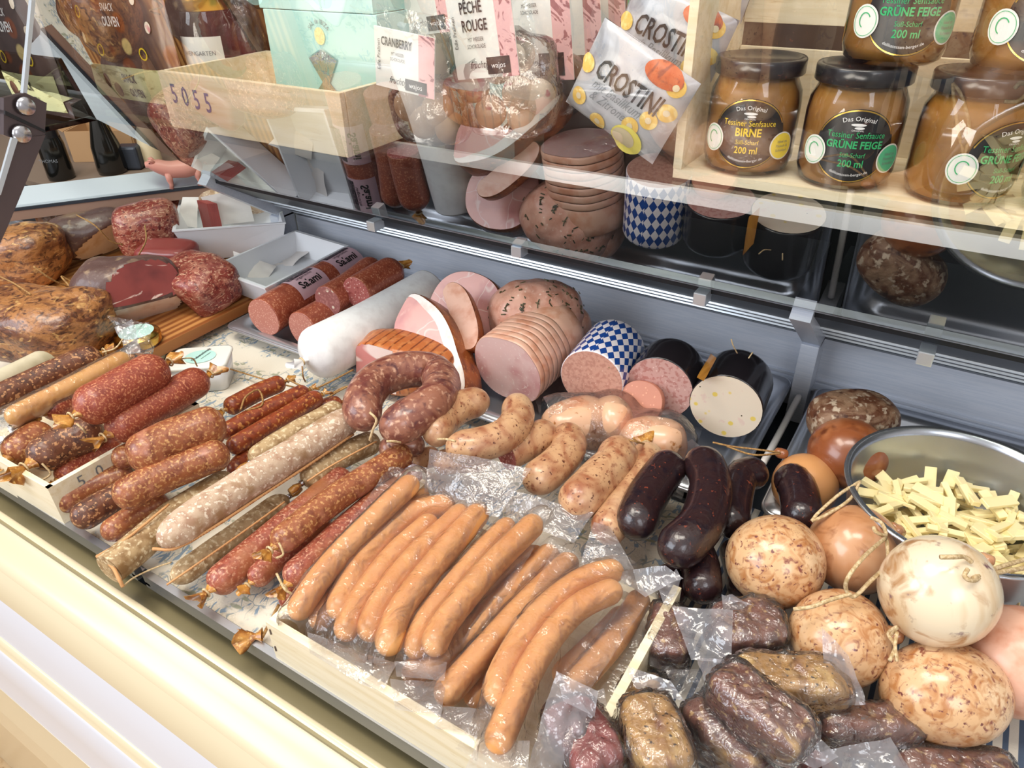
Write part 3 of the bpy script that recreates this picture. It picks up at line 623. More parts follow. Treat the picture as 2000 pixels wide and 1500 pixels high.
# trays
def sheet_tray(name, label, x0, x1, y0, y1, z=0, h=.006, cat='tray', mat='steel'):
    g = G(mat, True); box(g, ((x0 + x1) / 2, (y0 + y1) / 2, z - .004), (x1 - x0, y1 - y0, .003))
    rims = G(mat, True)
    for a_, b_ in (((x0, y0), (x1, y0)), ((x1, y0), (x1, y1)), ((x1, y1), (x0, y1)), ((x0, y1), (x0, y0))):
        c = ((a_[0] + b_[0]) / 2, (a_[1] + b_[1]) / 2, z + .0005); hh = h + .008 if abs(a_[1] - y0) + abs(b_[1] - y0) < 1e-6 else .003; box(rims, c if hh > .004 else (c[0], c[1], -.0021), (abs(a_[0] - b_[0]) + .006, abs(a_[1] - b_[1]) + .006, hh))
    thing(name, label, cat, [('tray_base', g), ('rim', rims)])
sheet_tray('base_tray', 'flat steel base tray under the boxed salamis at the left end', -1.45, -.492, .187, .60)
sheet_tray('base_tray', 'flat steel base tray under the floral cloth and the long red sausages', -.474, -.10, .187, .50)
def cloth(name, label, poly, z, mat, amp=.0006):
    xs = [p[0] for p in poly]; ys = [p[1] for p in poly]
    g = prism(poly, z - .0012, z, mat); return thing(name, label, 'cloth', [(name, g)])
cloth('floral_cloth', 'cream linen cloth with blue-grey leaf sprigs under the sausages', [(-1.40, .193), (-.105, .193), (-.105, .493), (-.30, .50), (-.82, .735), (-.87, .99), (-1.40, .99)], .001, 'linen')
cloth('striped_cloth', 'cream cloth with thin blue stripes under the round stuffed sausages at the right', [(-.096, .193), (.40, .193), (.40, .52), (-.096, .52)], .001, 'stripe_cloth')
# big steel meat tray and neighbour
def gastro(name, label, cor, z, dep, mat='steel'):
    """rectangular pan with wide rounded rim: cor = x0,x1,y0,y1"""
    x0, x1, y0, y1 = cor; cx, cy = (x0 + x1) / 2, (y0 + y1) / 2; hx, hy = (x1 - x0) / 2, (y1 - y0) / 2
    def rr(hx, hy, r, zz, n=6):
        o = []
        for sx, sy, a0 in ((1, 1, 0), (-1, 1, 90), (-1, -1, 180), (1, -1, 270)):
            for k in range(n + 1):
                a = rad(a0 + 90 * k / n); o.append((cx + sx * (hx - r) + r * math.cos(a), cy + sy * (hy - r) + r * math.sin(a), zz))
        return o
    rings = [rr(hx, hy, .012, z - .004), rr(hx, hy, .012, z), rr(hx - .012, hy - .012, .02, z), rr(hx - .017, hy - .017, .022, z - .005), rr(hx - .019, hy - .019, .022, z - dep + .006), rr(hx - .026, hy - .026, .022, z - dep)]
    n = len(rings[0]); g = G(mat); V = sum(rings, []); g.add(V, [(k * n + i, k * n + (i + 1) % n, (k + 1) * n + (i + 1) % n, (k + 1) * n + i) for k in range(5) for i in range(n)] + [tuple(5 * n + i for i in range(n))])
    rim = tube([(p[0], p[1], z - .002) for p in rings[0]] + [tuple(rings[0][0][:2]) + (z - .002,)], .0022, mat, 6, 1)
    return thing(name, label, 'tray', [('pan', g), ('rolled_rim', rim)])
q = P(440, 638, .018); ty0 = float(q[1]); tx0 = float(q[0]); q2 = P(1558, 765, .018); tx1 = -.098
gastro('steel_pan', 'long shallow steel pan holding the hams and cut boiled sausages', (tx0, tx1, ty0, .722), .020, .016)
gastro('steel_pan', 'steel pan at the right under the crusty loaf and the steel bowl', (-.070, .40, .50, .722), .020, .016)
# wooden boxes
def board(p, q, zt, zb, th, side, mat='wood_pale'):
    p = np.array(p[:2]); q = np.array(q[:2]); d = (q - p) / np.linalg.norm(q - p); n = np.array([-d[1], d[0]]) * side * th
    return prism([tuple(p), tuple(q), tuple(q + n), tuple(p + n)][::(1 if side > 0 else -1)], zb, zt, mat)
z1 = .048
a = P(93, 955, z1); a0 = P(-30, 888, z1); b = P(388, 788, z1)
fr = board(a0 + [-.1, 0, 0], a, z1, .004, .005, 1); dvd = board(a, b, z1, .004, .005, 1)
bk = board((a0[0] - .1, b[1]), (b[0], b[1]), z1, .004, .005, -1)
dr = (b - a) / np.linalg.norm(b - a); nr = np.cross(dr, [0, 0, 1.0])
tx = [mapg(text2(ch, .0165, 'txt_grey', sx=.9), frame_fn(a + dr * s + [0, 0, -.0105] + nr * .0004, dr, UP, nr)) for ch, s in (('5', .026), ('0', .043), ('5', .060), ('2', .078))]
bot = prism([(a0[0] - .1, a[1] + .005), (a[0] - .006, a[1] + .005), (b[0] - .006, b[1] - .005), (a0[0] - .1, b[1] - .005)], .003, .006, 'wood_pale')
thing('wooden_box', 'shallow pale wooden box full of thick dark red salamis at the left', 'box', [('front_board', fr), ('side_board', dvd, [('stencil_number', join(*tx))]), ('back_board', bk), ('bottom_board', bot)])
z2 = .046
A_ = P(525, 1209, z2); B_ = P(955, 1492, z2); Cc = P(826, 925, z2); A_[1] = B_[1] = (A_[1] + B_[1]) / 2; xr = P(1195, 1400, z2)[0]
x0b, x1b, y0b, y1b = float(A_[0]), float(xr), float(A_[1]), float(Cc[1])
bs = [('front_board', prism([(x0b, y0b), (x1b, y0b), (x1b, y0b + .006), (x0b, y0b + .006)], .008, z2, 'wood_pale')),
      ('side_board', prism([(x0b, y0b + .0061), (x0b + .006, y0b + .0061), (x0b + .006, y1b - .0061), (x0b, y1b - .0061)], .008, z2, 'wood_pale')),
      ('side_board', prism([(x1b - .006, y0b + .0061), (x1b, y0b + .0061), (x1b, y1b - .0061), (x1b - .006, y1b - .0061)], .008, z2, 'wood_pale')),
      ('back_board', prism([(x0b, y1b - .006), (x1b, y1b - .006), (x1b, y1b), (x0b, y1b)], .008, .018, 'wood_pale')),
      ('bottom_board', prism([(x0b, y0b), (x1b, y0b), (x1b, y1b), (x0b, y1b)], .004, .0079, 'wood_pale'))]
stp = G('bracket', True)
for dz in (-.008, -.026): box(stp, (x0b + .003, y0b - .0004, z2 + dz), (.0008, .0008, .005)); 
bs.append(('staple', stp))
thing('wooden_box', 'pale wooden box with stapled corners holding the vacuum packs of wieners', 'box', bs)
# cutting board of slats
ce = P(480, 592, .026); cf = P(330, 668, .026)
bx = float(ce[0]); sl = []
for k in range(6):
    xw = .082; xa = bx - (k + 1) * xw + .0015; xb = bx - k * xw
    ye = .705 if k < 2 else .97; sl.append(('slat', bbox(((xa + xb) / 2, (.327 + ye) / 2, .019), (xb - xa, ye - .327, .014), 'wood_board', bev=.0015)))
for yy in (.40, .62): sl.append(('batten', bbox((bx - .26, yy, .0065), (.46, .03, .010), 'wood_board', bev=.001)))
thing('slatted_board', 'brown slatted wooden board carrying the smoked hams and bacon', 'board', sl)
def dish(name, label, rim, h, ins, mat='white_plastic', th=.003):
    rim = [np.array(p, float) for p in rim]; zt = np.mean([p[2] for p in rim]); c = sum(rim) / 4; g = G(mat, True)
    def lvl(k, z): return [((p - c) * (1 - k / np.linalg.norm((p - c)[:2])) + c)[:2].tolist() + [z] for p in rim]
    rings = [lvl(ins, zt - h), lvl(0, zt - .003), lvl(-.002, zt - .002), lvl(-.002, zt), lvl(th + .001, zt), lvl(ins + th, zt - h + th)]
    V = sum(rings, []); n = 4; g.add(V, [(k * n + i, k * n + (i + 1) % n, (k + 1) * n + (i + 1) % n, (k + 1) * n + i) for k in range(5) for i in range(n)] + [(3, 2, 1, 0), (20, 21, 22, 23)])
    return thing(name, label, 'dish', [(name, g)])
rA = [P(408, 522, .062), P(518, 562, .062), P(679, 480, .062), P(577, 450, .062)]
dish('white_dish', 'white rectangular dish lined with paper beside the printed salami', rA, .034, .014)
rB = [P(338, 450, .08), P(556, 434, .08), P(543, 392, .08), P(352, 390, .08)]
dish('white_dish', 'white rectangular dish of sliced ham and paper at the back left corner', rB, .052, .018)
thing('greaseproof_paper', 'crumpled white paper lying in the empty front dish', 'paper', [('sheet', flap([P(452, 545, .03), P(525, 558, .02), P(615, 480, .045), P(560, 480, .03)], 'paper', .006, 1)), ('sheet', flap([P(455, 490, .06), P(463, 540, .03), P(520, 548, .03), P(540, 520, .035)], 'paper', .004, 3))])
thing('greaseproof_paper', 'upright white paper sheets in the rear dish around sliced ham', 'paper', [('sheet', flap([P(345, 440, .06), P(385, 445, .055), P(388, 385, .10), P(357, 385, .10)], 'paper', .003, 1)), ('sheet', flap([P(420, 440, .055), P(497, 432, .055), P(480, 368, .115), P(392, 385, .10)], 'paper', .003, 3))])
dk = G('cured_cut', True)
hs = []
for k in range(5):
    q0 = P(398 + k * 4, 420, .075); hs.append(('slice', extr([q0 + [-.01, 0, -.03], q0 + [.012, 0, -.03], q0 + [.014, 0, .02], q0 + [-.008, 0, .022]], (0.0025, .002, 0), 'cured_cut')))
thing('sliced_ham', 'few dark upright ham slices between papers in the rear white dish', 'ham', hs)

# ================================================================ sausages at the left
GS = 'thick dark red salamis in the left wooden box'
R_, N_, K_, CUT, CL = 'round', 'none', 'knot', 'cut', 'clip'
sausage('salami', 'pale grey-skinned sausage lying at the back left edge of the box', 'sausage', None, [(-60, 775), (125, 685)], 42, .045, 'pale_casing')
sausage('salami', 'coarse dark brown mottled salami behind the orange film-wrapped sausage', 'sausage', None, [(-40, 800), (60, 748), (195, 690)], 50, .060, 'dark_salami', (R_, K_), tails=('', 'casing_tail'), extra=[('string', strand([(200, 688, .07), (225, 680, .075), (240, 662, .08)], .0008))])
o_path = [P(10, 822, .06), P(250, 698, .06)]; ro = m_of(o_path[1], 20)
fl = sweep(catmull([P(-30, 855, .052), P(0, 828, .06), P(60, 795, .062), P(250, 698, .062), P(285, 672, .062)], 8), [.016] * 4 + [.018] * 6 + [ro + .0015] * 14 + [ro + .001] * 6 + [.010] * 3, 18, 'film', caps=False, wob=.12, seed=4)
sausage('film_wrapped_sausage', 'light orange sausage in loose clear film in the left box', 'sausage', None, [(12, 822), (130, 762), (252, 697)], 40, .060, 'orange_sausage', extra=[('film', fl)])
sausage('salami', 'largest red salami on top of the left box with a yellow casing end', 'sausage', GS, [(150, 808), (230, 765), (322, 712)], 78, .092, 'red_salami', (K_, K_), tails=('orange_tail' if False else 'casing_tail', 'casing_tail'), extra=[('string', strand([(150, 828, .07), (162, 838, .072), (168, 845, .065)], .001)), ('string', strand([(345, 702, .09), (375, 700, .085), (385, 715, .06)], .0008))])
sausage('salami', 'smooth red salami lying along the side board of the left box', 'sausage', GS, [(212, 848), (300, 795), (402, 735)], 64, .066, 'red_salami', (K_, K_), extra=[('string', strand([(415, 730, .07), (430, 725, .07), (440, 718, .06)], .0008))])
sausage('salami', 'short end of a red salami tucked under the largest one', 'sausage', GS, [(84, 808), (150, 770), (200, 745)], 52, .050, 'red_salami', (K_, R_))
sausage('salami', 'plump red-brown salami with knotted end in the front left of the box', 'sausage', GS, [(14, 895), (60, 862), (100, 838)], 64, .038, 'brown_salami', (K_, R_))
sausage('salami', 'mottled brown salami with a big yellow knot above the box corner', 'sausage', GS, [(62, 905), (120, 868), (205, 835)], 70, .048, 'dark_salami', (K_, R_), tsize=1.3, extra=[('string', strand([(82, 905, .05), (98, 925, .04), (80, 940, .035)], .0009))])
sausage('salami', 'dark red salami lowest in the left box beside its side board', 'sausage', GS, [(112, 938), (170, 898), (240, 868)], 44, .026, 'red_salami', (K_, R_))
GM = 'brown mottled salamis piled beside the wooden box'
sausage('salami', 'thick brown mottled salami topmost beside the wooden box', 'sausage', GM, [(252, 903), (340, 858), (440, 822)], 80, .070, 'brown_salami', er=.8)
sausage('salami', 'long brown mottled salami lying in front of the thick one', 'sausage', GM, [(222, 978), (330, 925), (447, 880)], 62, .055, 'brown_salami', er=.8)
sausage('salami', 'brown salami end poking out left against the box board', 'sausage', GM, [(105, 990), (180, 950), (260, 920)], 48, .024, 'brown_salami')
sausage('salami', 'darker brown salami end, second from the box board', 'sausage', GM, [(142, 1022), (220, 975), (310, 930)], 52, .026, 'dark_salami')
sausage('salami', 'small brown salami end peeping out under the long mottled salami', 'sausage', GM, [(200, 1048), (260, 1010), (330, 975)], 46, .022, 'brown_salami')
sausage('salami', 'cut-ended brown salami with a curled casing edge leaning on the side board', 'sausage', GM, [(220, 905), (262, 885), (330, 860)], 48, .040, 'brown_salami')
GR = 'thin rust-red smoked sausages behind the mottled salamis'
for nm, pts, w, z, la, ends in (
    ('a', [(440, 800), (500, 768), (556, 745)], 34, .030, 'short brown thin sausage with string loops, rearmost of the rust-red row', (K_, K_)),
    ('b', [(432, 850), (510, 806), (602, 762)], 34, .030, 'thin rust-red sausage, second from the back of the row', (R_, K_)),
    ('c', [(445, 878), (530, 828), (626, 772)], 34, .034, 'thin rust-red sausage lying just behind the short pale one', (R_, K_)),
    ('d', [(520, 850), (600, 805), (668, 785)], 30, .018, 'thin dark red sausage mostly hidden by the short pale one', (R_, K_)),
    ('e', [(452, 925), (480, 895), (530, 860)], 34, .018, 'dark rust sausage end squeezed below the thick mottled salami', (R_, R_))):
    sausage('smoked_sausage', la, 'sausage', GR, pts, w, z, 'rust_sausage', ends)
GP = 'pale grey air-dried sausages with seams and clips'
sausage('dried_sausage', 'short pale beige sausage with a metal clip at its left end', 'sausage', GP, [(490, 902), (560, 855), (668, 795)], 42, .045, 'olive_sausage', (CL, K_))
seam = lambda pts, r=.0009: ('seam', tube([P(*p) for p in pts], r, 'seam', 6, 8))
sausage('dried_sausage', 'longest pale grey sausage with a stitched seam across the middle', 'sausage', GP, [(310, 1062), (420, 985), (560, 895), (700, 808)], 64, .058, 'grey_sausage', (R_, R_), er=1.6, extra=[seam([(298, 1072, .054), (345, 1070, .052), (420, 1028, .052), (505, 972, .050), (600, 910, .050), (690, 848, .052)], .0013)])
sausage('dried_sausage', 'pale mottled sausage with a clip, right of the longest grey one', 'sausage', GP, [(592, 942), (660, 895), (740, 858)], 46, .034, 'olive_sausage', (CL, R_), extra=[seam([(600, 940, .046), (650, 908, .052), (735, 862, .052)])])
sausage('dried_sausage', 'pale sausage with flared flat end jutting over the front channel', 'sausage', GP, [(214, 1112), (260, 1075), (350, 1000), (460, 935)], 60, .024, 'olive_sausage', (CUT, R_), cutmat='olive_sausage', extra=[seam([(190, 1086, .026), (250, 1050, .038), (330, 985, .042)], .0012), seam([(190, 1086, .026), (218, 1105, .030), (232, 1130, .026), (240, 1146, .02)], .0016), ('string', strand([(240, 1146, .02), (262, 1128, .015), (300, 1110, .012), (335, 1098, .012)], .0008))])
sausage('dried_sausage', 'pale seamed sausage lying low beside the red salami row', 'sausage', GP, [(335, 1135), (440, 1060), (562, 972)], 46, .020, 'olive_sausage', (R_, CL), er=1.5, extra=[seam([(326, 1142, .026), (380, 1105, .034), (480, 1035, .036), (556, 980, .036)])])
GL = 'long red fine-grained salamis in a row'
sausage('long_salami', 'long red salami, leftmost of the row, with a dry papery end', 'sausage', GL, [(412, 1150), (530, 1050), (680, 925)], 58, .024, 'pink_salami', (K_, R_))
sausage('long_salami', 'brownish long salami lying on top of the row', 'sausage', GL, [(535, 1068), (660, 970), (800, 880)], 52, .052, 'brown_salami', (K_, R_), extra=[('string', strand([(545, 1060, .06), (553, 1082, .055), (540, 1090, .05)], .0009))])
sausage('long_salami', 'short red salami end showing between two long ones', 'sausage', GL, [(490, 1138), (560, 1075), (640, 1010)], 44, .022, 'pink_salami', (K_, R_))
sausage('long_salami', 'long pink-red salami next to the wiener box', 'sausage', GL, [(562, 1140), (680, 1030), (815, 915)], 54, .034, 'pink_salami', (K_, R_), extra=[('string', strand([(540, 1120, .05), (556, 1150, .045), (570, 1160, .04)], .001))])
sausage('long_salami', 'dark red salami lowest beside the wiener box, dry casing hanging over the tray rim', 'sausage', GL, [(552, 1185), (640, 1090), (700, 1030)], 36, .014, 'red_salami', (R_, R_), extra=[('string', strand([(545, 1180, .02), (525, 1220, .012), (512, 1245, .008)], .0012, 'string_brown')), ('end_tail', tailknot(P(512, 1240, .010), np.array([-.6, -.6, .0]), .013, size=1.2, seed=3))])

# ================================================================ wieners
def wiener(px, z, w=43):
    path = catmull([P(x, y, z) for x, y in px], 12); return path, w
def wiener_geo(px, z, w=43):
    ctl = saus_path(px, z); path = catmull(ctl, 12); L = plen(path); r = w * 1.2 / 2 * depth(path[len(path) // 2]) / F; e = r * 1.1
    ss = np.array(list(e * (1 - np.cos(np.linspace(0, math.pi / 2, 7)))) + list(np.linspace(e, L - e, 16)[1:-1]) + list(L - e * (1 - np.cos(np.linspace(math.pi / 2, 0, 7)))))
    rr = [r * (max(.03, math.sqrt(max(0, 1 - ((e - s) / e) ** 2))) if s < e else max(.03, math.sqrt(max(0, 1 - ((s - L + e) / e) ** 2))) if s > L - e else 1) for s in ss]
    pp = resample(path, ss); return sweep(pp, rr, 18, 'wiener', wob=.03, seed=px[0][0]), (resample(path, np.linspace(0, L, 40)), r)
def pack(label, ws, quad, zq, seed, extra=(), mat='film', zb=0):
    ps = []; bodies = []
    for px, z, w in ws:
        g, b = wiener_geo(px, z, w); ps.append(('wiener', g)); bodies.append(b)
    q = [P(x, y, z) for (x, y), z in zip(quad, zq)]
    ps.append(('film', film_over(q, zb, bodies, mat, seed=seed))); ps += list(extra)
    thing('wiener_pack', label, 'sausages', ps, 'vacuum packs of wieners in the wooden box')
pack('vacuum pack with two wieners, leftmost in the wooden box', [([(572, 1208), (640, 1110), (735, 1010), (812, 935)], [.046, .052, .057, .060], 40), ([(612, 1226), (690, 1125), (780, 1020), (830, 958)], .036, 36)],
     [(535, 1232), (628, 1262), (845, 925), (760, 915)], [.040, .030, .056, .056], 1, extra=[('film_end', flap([P(790, 915, .062), P(845, 960, .058), P(835, 915, .066), P(805, 905, .068)], 'film_end', .004, 11))])
pack('vacuum pack with four long wieners and a clear upright film end', [([(653, 1206), (681, 1150), (737, 1062), (807, 1003), (890, 984)], .044, 42), ([(671, 1249), (695, 1185), (765, 1090), (850, 1012)], .044, 42), ([(716, 1249), (741, 1185), (804, 1097), (888, 1016), (914, 994)], .046, 42), ([(753, 1277), (781, 1195), (860, 1090), (928, 1010), (942, 990)], .048, 44)],
     [(592, 1262), (752, 1335), (975, 965), (800, 935)], [.034, .034, .052, .052], 2,
     extra=[('film_end', flap([P(828, 960, .052), P(975, 1010, .052), P(1036, 916, .075), P(842, 876, .085)], 'film_end', .006, 5)), ('film_end', flap([P(598, 1228, 0.05), P(606, 1278, 0.05), P(748, 1350, 0.05), P(775, 1292, 0.05)], 'film_end', .005, 21))])
pack('vacuum pack with two upper wieners in the middle of the box', [([(805, 1283), (832, 1216), (902, 1125), (982, 1038), (1005, 1022)], .044, 40), ([(843, 1278), (867, 1220), (958, 1108), (1035, 1031), (1056, 1015)], .050, 43)],
     [(738, 1310), (872, 1372), (1090, 990), (980, 975)], [.036, .034, .05, .05], 3, extra=[('film_end', flap([P(985, 1010, .05), P(1120, 1060, .05), P(1160, 1000, .062), P(990, 955, .062)], 'film_end', .006, 7)), ('film_end', flap([P(770, 1290, 0.054), P(775, 1325, 0.054), P(868, 1330, 0.054), P(872, 1285, 0.054)], 'film_end', .005, 22))])
pack('vacuum pack of wieners whose two round ends stick out over the front board', [([(792, 1332), (880, 1240), (985, 1130), (1060, 1075)], .030, 42), ([(835, 1318), (930, 1225), (1020, 1135), (1085, 1072)], .032, 44)],
     [(765, 1352), (862, 1400), (1120, 1050), (1045, 1045)], [.018, .018, .04, .04], 4, extra=[('film_end', flap([P(762, 1330, 0.046), P(772, 1388, 0.046), P(862, 1402, 0.046), P(872, 1330, 0.046)], 'film_end', .005, 23))])
pack('vacuum pack with long straight wieners, third bag from the right', [([(856, 1372), (930, 1290), (1017, 1192), (1122, 1088)], .038, 46), ([(915, 1376), (960, 1310), (1040, 1200), (1130, 1120)], .024, 42)],
     [(828, 1395), (925, 1440), (1200, 1075), (1080, 1048)], [.026, .022, .04, .045], 5, extra=[('film_end', flap([P(838, 1372, 0.046), P(850, 1425, 0.046), P(945, 1445, 0.046), P(962, 1390, 0.046)], 'film_end', .005, 24))])
pack('vacuum pack with two large curved wieners reaching the front corner', [([(968, 1378), (984, 1307), (1052, 1202), (1140, 1132), (1217, 1111)], .054, 44), ([(966, 1470), (988, 1412), (1045, 1290), (1122, 1192), (1212, 1146)], .056, 47)],
     [(890, 1470), (1035, 1530), (1290, 1140), (1085, 1065)], [.044, .044, .048, .052], 6, extra=[('film_end', flap([P(1200, 1120, .055), P(1260, 1165, .055), P(1335, 1130, .06), P(1300, 1105, .065)], 'film_milky', .004, 9)), ('film_end', flap([P(1130, 1110, .052), P(1240, 1115, .052), P(1190, 1030, .06), P(1160, 1020, .06)], 'film_end', .005, 10)), ('film_end', flap([P(935, 1440, 0.056), P(905, 1512, 0.056), P(1030, 1530, 0.056), P(1035, 1450, 0.056)], 'film_end', .005, 25))])
pack('vacuum pack with two wieners, rightmost in the wooden box', [([(1105, 1358), (1196, 1255), (1240, 1185), (1258, 1160)], .034, 42), ([(1085, 1330), (1168, 1250), (1224, 1192)], .026, 38)],
     [(1070, 1400), (1185, 1400), (1330, 1125), (1215, 1125)], [.026, .026, .044, .044], 7, extra=[('film_end', flap([P(1060, 1370, 0.046), P(1075, 1425, 0.046), P(1190, 1400, 0.046), P(1180, 1340, 0.046)], 'film_end', .005, 26))])
# ================================================================ raw ring sausages
GRg = 'ring sausages heaped in the middle'
sausage('ring_sausage', 'dark reddish ring sausage bent into a horseshoe, on top of the heap', 'sausage', GRg, [(722, 830), (708, 790), (735, 745), (795, 722), (850, 728), (862, 760), (835, 795), (745, 850)], 68, [.075, .078, .08, .08, .075, .080, .088, .080], 'ring_dark', (R_, R_), er=1.3, extra=[('string', strand([(722, 805, .105), (735, 820, .10), (728, 840, .09), (722, 860, .08)], .0011)), ('string', strand([(755, 862, .09), (770, 862, .09), (782, 864, .085)], .001))])
sausage('ring_sausage', 'tan ring sausage folded in two beside the dark horseshoe', 'sausage', GRg, [(852, 862), (860, 830), (900, 795), (955, 778)], 60, .072, 'ring_tan', er=1.2)
sausage('ring_sausage', 'tan curved ring sausage with a string across its left end', 'sausage', GRg, [(870, 872), (920, 872), (985, 850), (1012, 815), (1005, 780)], 64, .074, 'ring_tan', er=1.2, extra=[('string', strand([(855, 858, .09), (872, 858, .098), (890, 862, .098)], .001))])
sausage('ring_sausage', 'short ring sausage piece with a cut speckled end', 'sausage', GRg, [(988, 888), (1040, 862), (1080, 838)], 62, .056, 'ring_tan', (CUT, R_), cutmat='salami_cut')
sausage('ring_sausage', 'tan sausage curving down to the right of the cut piece', 'sausage', GRg, [(1100, 838), (1112, 870), (1090, 905), (1030, 950)], 66, .056, 'ring_tan', er=1.1)
sausage('ring_sausage', 'large tan curved sausage left of the black puddings', 'sausage', GRg, [(1212, 865), (1200, 905), (1160, 945), (1110, 1000)], 78, .058, 'ring_tan', er=1.1)
sausage('ring_sausage', 'brown curved sausage with a tied tip next to the black puddings', 'sausage', GRg, [(1262, 875), (1262, 920), (1230, 970), (1175, 1050)], 64, .050, 'ring_tan', (K_, R_), extra=[('string', strand([(1262, 868, .06), (1240, 862, .075), (1225, 858, .07)], .0009, 'string_brown'))])
sausage('ring_sausage', 'dark ring sausage piece peeping out behind the horseshoe', 'sausage', GRg, [(770, 810), (820, 790), (900, 765)], 46, .035, 'ring_dark')
sausage('ring_sausage', 'dark purple sausage end below the horseshoe tip', 'sausage', GRg, [(740, 880), (790, 872), (830, 868)], 46, .042, 'ring_dark')
sausage('ring_sausage', 'tan sausage end just above the clear film of the wieners', 'sausage', GRg, [(845, 905), (900, 900), (960, 895)], 48, .040, 'ring_tan')
sausage('ring_sausage', 'tan sausage almost hidden behind the cut piece', 'sausage', GRg, [(1075, 830), (1100, 815), (1130, 850)], 40, .030, 'ring_tan')
sausage('ring_sausage', 'reddish sausage lying low behind the tip-tied sausage', 'sausage', GRg, [(1140, 870), (1200, 830), (1260, 900)], 44, .024, 'ring_tan')
sausage('ring_sausage', 'bundle of dry casing with string under the tan ring, left of the film', 'sausage', GRg, [(800, 915), (830, 895), (860, 890)], 40, .026, 'ring_tan', (K_, R_))
GBk = 'black ring puddings'
sausage('black_pudding', 'black pudding leg, left of the big pair, shiny with red flecks', 'sausage', GBk, [(1318, 895), (1280, 945), (1248, 1000), (1245, 1045)], 76, .060, 'blood', er=1.1)
sausage('black_pudding', 'thick black pudding bent at the bottom, front of the big pair', 'sausage', GBk, [(1362, 885), (1388, 945), (1372, 1015), (1335, 1060), (1295, 1085)], 84, .066, 'blood', er=1.1)
sausage('black_pudding', 'black pudding standing left of the speckled round sausage', 'sausage', GBk, [(1500, 925), (1450, 930), (1432, 980), (1425, 1040)], 66, .045, 'blood', er=1.0)
sausage('black_pudding', 'glossy black pudding arching beside the orange round cheese', 'sausage', GBk, [(1515, 925), (1552, 945), (1565, 990), (1560, 1030)], 70, .050, 'blood', er=1.0)
sausage('black_pudding', 'black pudding lower end above the milky film flap', 'sausage', GBk, [(1350, 1060), (1368, 1110), (1372, 1170)], 72, .040, 'blood')
sausage('black_pudding', 'black pudding end hidden left of the speckled round sausage', 'sausage', GBk, [(1425, 1060), (1440, 1110), (1450, 1165)], 50, .028, 'blood')
sausage('black_pudding', 'black pudding deep in shade between film flap and the pair', 'sausage', GBk, [(1300, 1110), (1310, 1150), (1320, 1180)], 60, .026, 'blood')
# ================================================================ round stuffed sausages, cheeses, loaf
GBl = 'round stuffed sausages in skins'
def ball(name, label, cat, group, px, py, z, rp, mat, sx=1, sy=1, sz=1, rot=0, extra=(), amp=.05, seed=0, e=2.0, cuts=()):
    c = P(px, py, z); r = m_of(c, rp); g, cg = lump(c, (r * sx, r * sy, r * sz), mat, CR @ rotz(rad(rot)), e, amp, 14, seed, cuts=cuts)
    ps = [('skin', g)] + list(extra)
    return thing(name, label, cat, ps, group)
def nub(px, py, z, r=.008, mat='saumagen_brown'):
    return ('tied_end', lump(P(px, py, z), (r, r * .8, r * .8), mat, None, 2, .4, 120, 3, 14, 10)[0])
SB = 'stuffed_sausage_ball'
ball(SB, 'round speckled red and tan stuffed sausage beside the black puddings', 'sausage', GBl, 1515, 1096, .058, 93, 'saumagen_spot', sz=.96, seed=1)
ball(SB, 'glossy brown round sausage with knotted twine left of the bowl', 'sausage', GBl, 1668, 1072, .060, 88, 'saumagen_brown', seed=2, sz=.95,
     extra=[nub(1745, 1036, .075), nub(1722, 1030, .085, .006), ('twine', strand([(1700, 1010, .10), (1722, 1022, .098), (1730, 1045, .095), (1712, 1040, .10), (1706, 1030, .10)], .0014)), ('twine', strand([(1730, 1050, .095), (1690, 1085, .11), (1658, 1125, .105), (1652, 1150, .095), (1668, 1165, .09), (1700, 1135, .095), (1732, 1100, .09), (1732, 1055, .094)], .0013)), ('twine', strand([(1662, 1160, .092), (1620, 1172, .09), (1585, 1185, .085), (1550, 1190, .08)], .0013))])
ball(SB, 'large pale creamy round sausage topmost in front of the bowl', 'sausage', GBl, 1832, 1152, .092, 106, 'saumagen_pale', seed=3, sz=1.04,
     extra=[nub(1905, 1105, .115, .008), nub(1922, 1092, .112, .006), ('twine', strand([(1836, 1088, .135), (1862, 1088, .135), (1884, 1088, .13), (1898, 1098, .127)], .0014)), ('twine', strand([(1890, 1112, .128), (1884, 1125, .127), (1900, 1134, .124), (1930, 1122, .115), (2010, 1108, .10)], .0014)), ('twine', strand([(1900, 1130, .124), (1940, 1112, .113), (2010, 1090, .10)], .0014))])
ball(SB, 'pale spotted round sausage with twine over its top, under the speckled one', 'sausage', GBl, 1637, 1246, .046, 95, 'saumagen_spot', seed=4)
ball(SB, 'big oval browned sausage at the lower right on the striped cloth', 'sausage', GBl, 1846, 1352, .044, 104, 'saumagen_spot', sx=1.17, sy=.95, sz=.9, seed=5, extra=[nub(1745, 1238, .062, .007), ('twine', strand([(1740, 1240, .07), (1752, 1225, .078), (1735, 1238, .07), (1748, 1262, .07), (1738, 1290, .07)], .0012)), ('twine', strand([(1752, 1235, .075), (1748, 1262, .073), (1752, 1292, .068)], .0012))])
ball(SB, 'smooth peach coloured round sausage at the right edge', 'sausage', GBl, 1985, 1290, .046, 105, 'ham_side', seed=6)
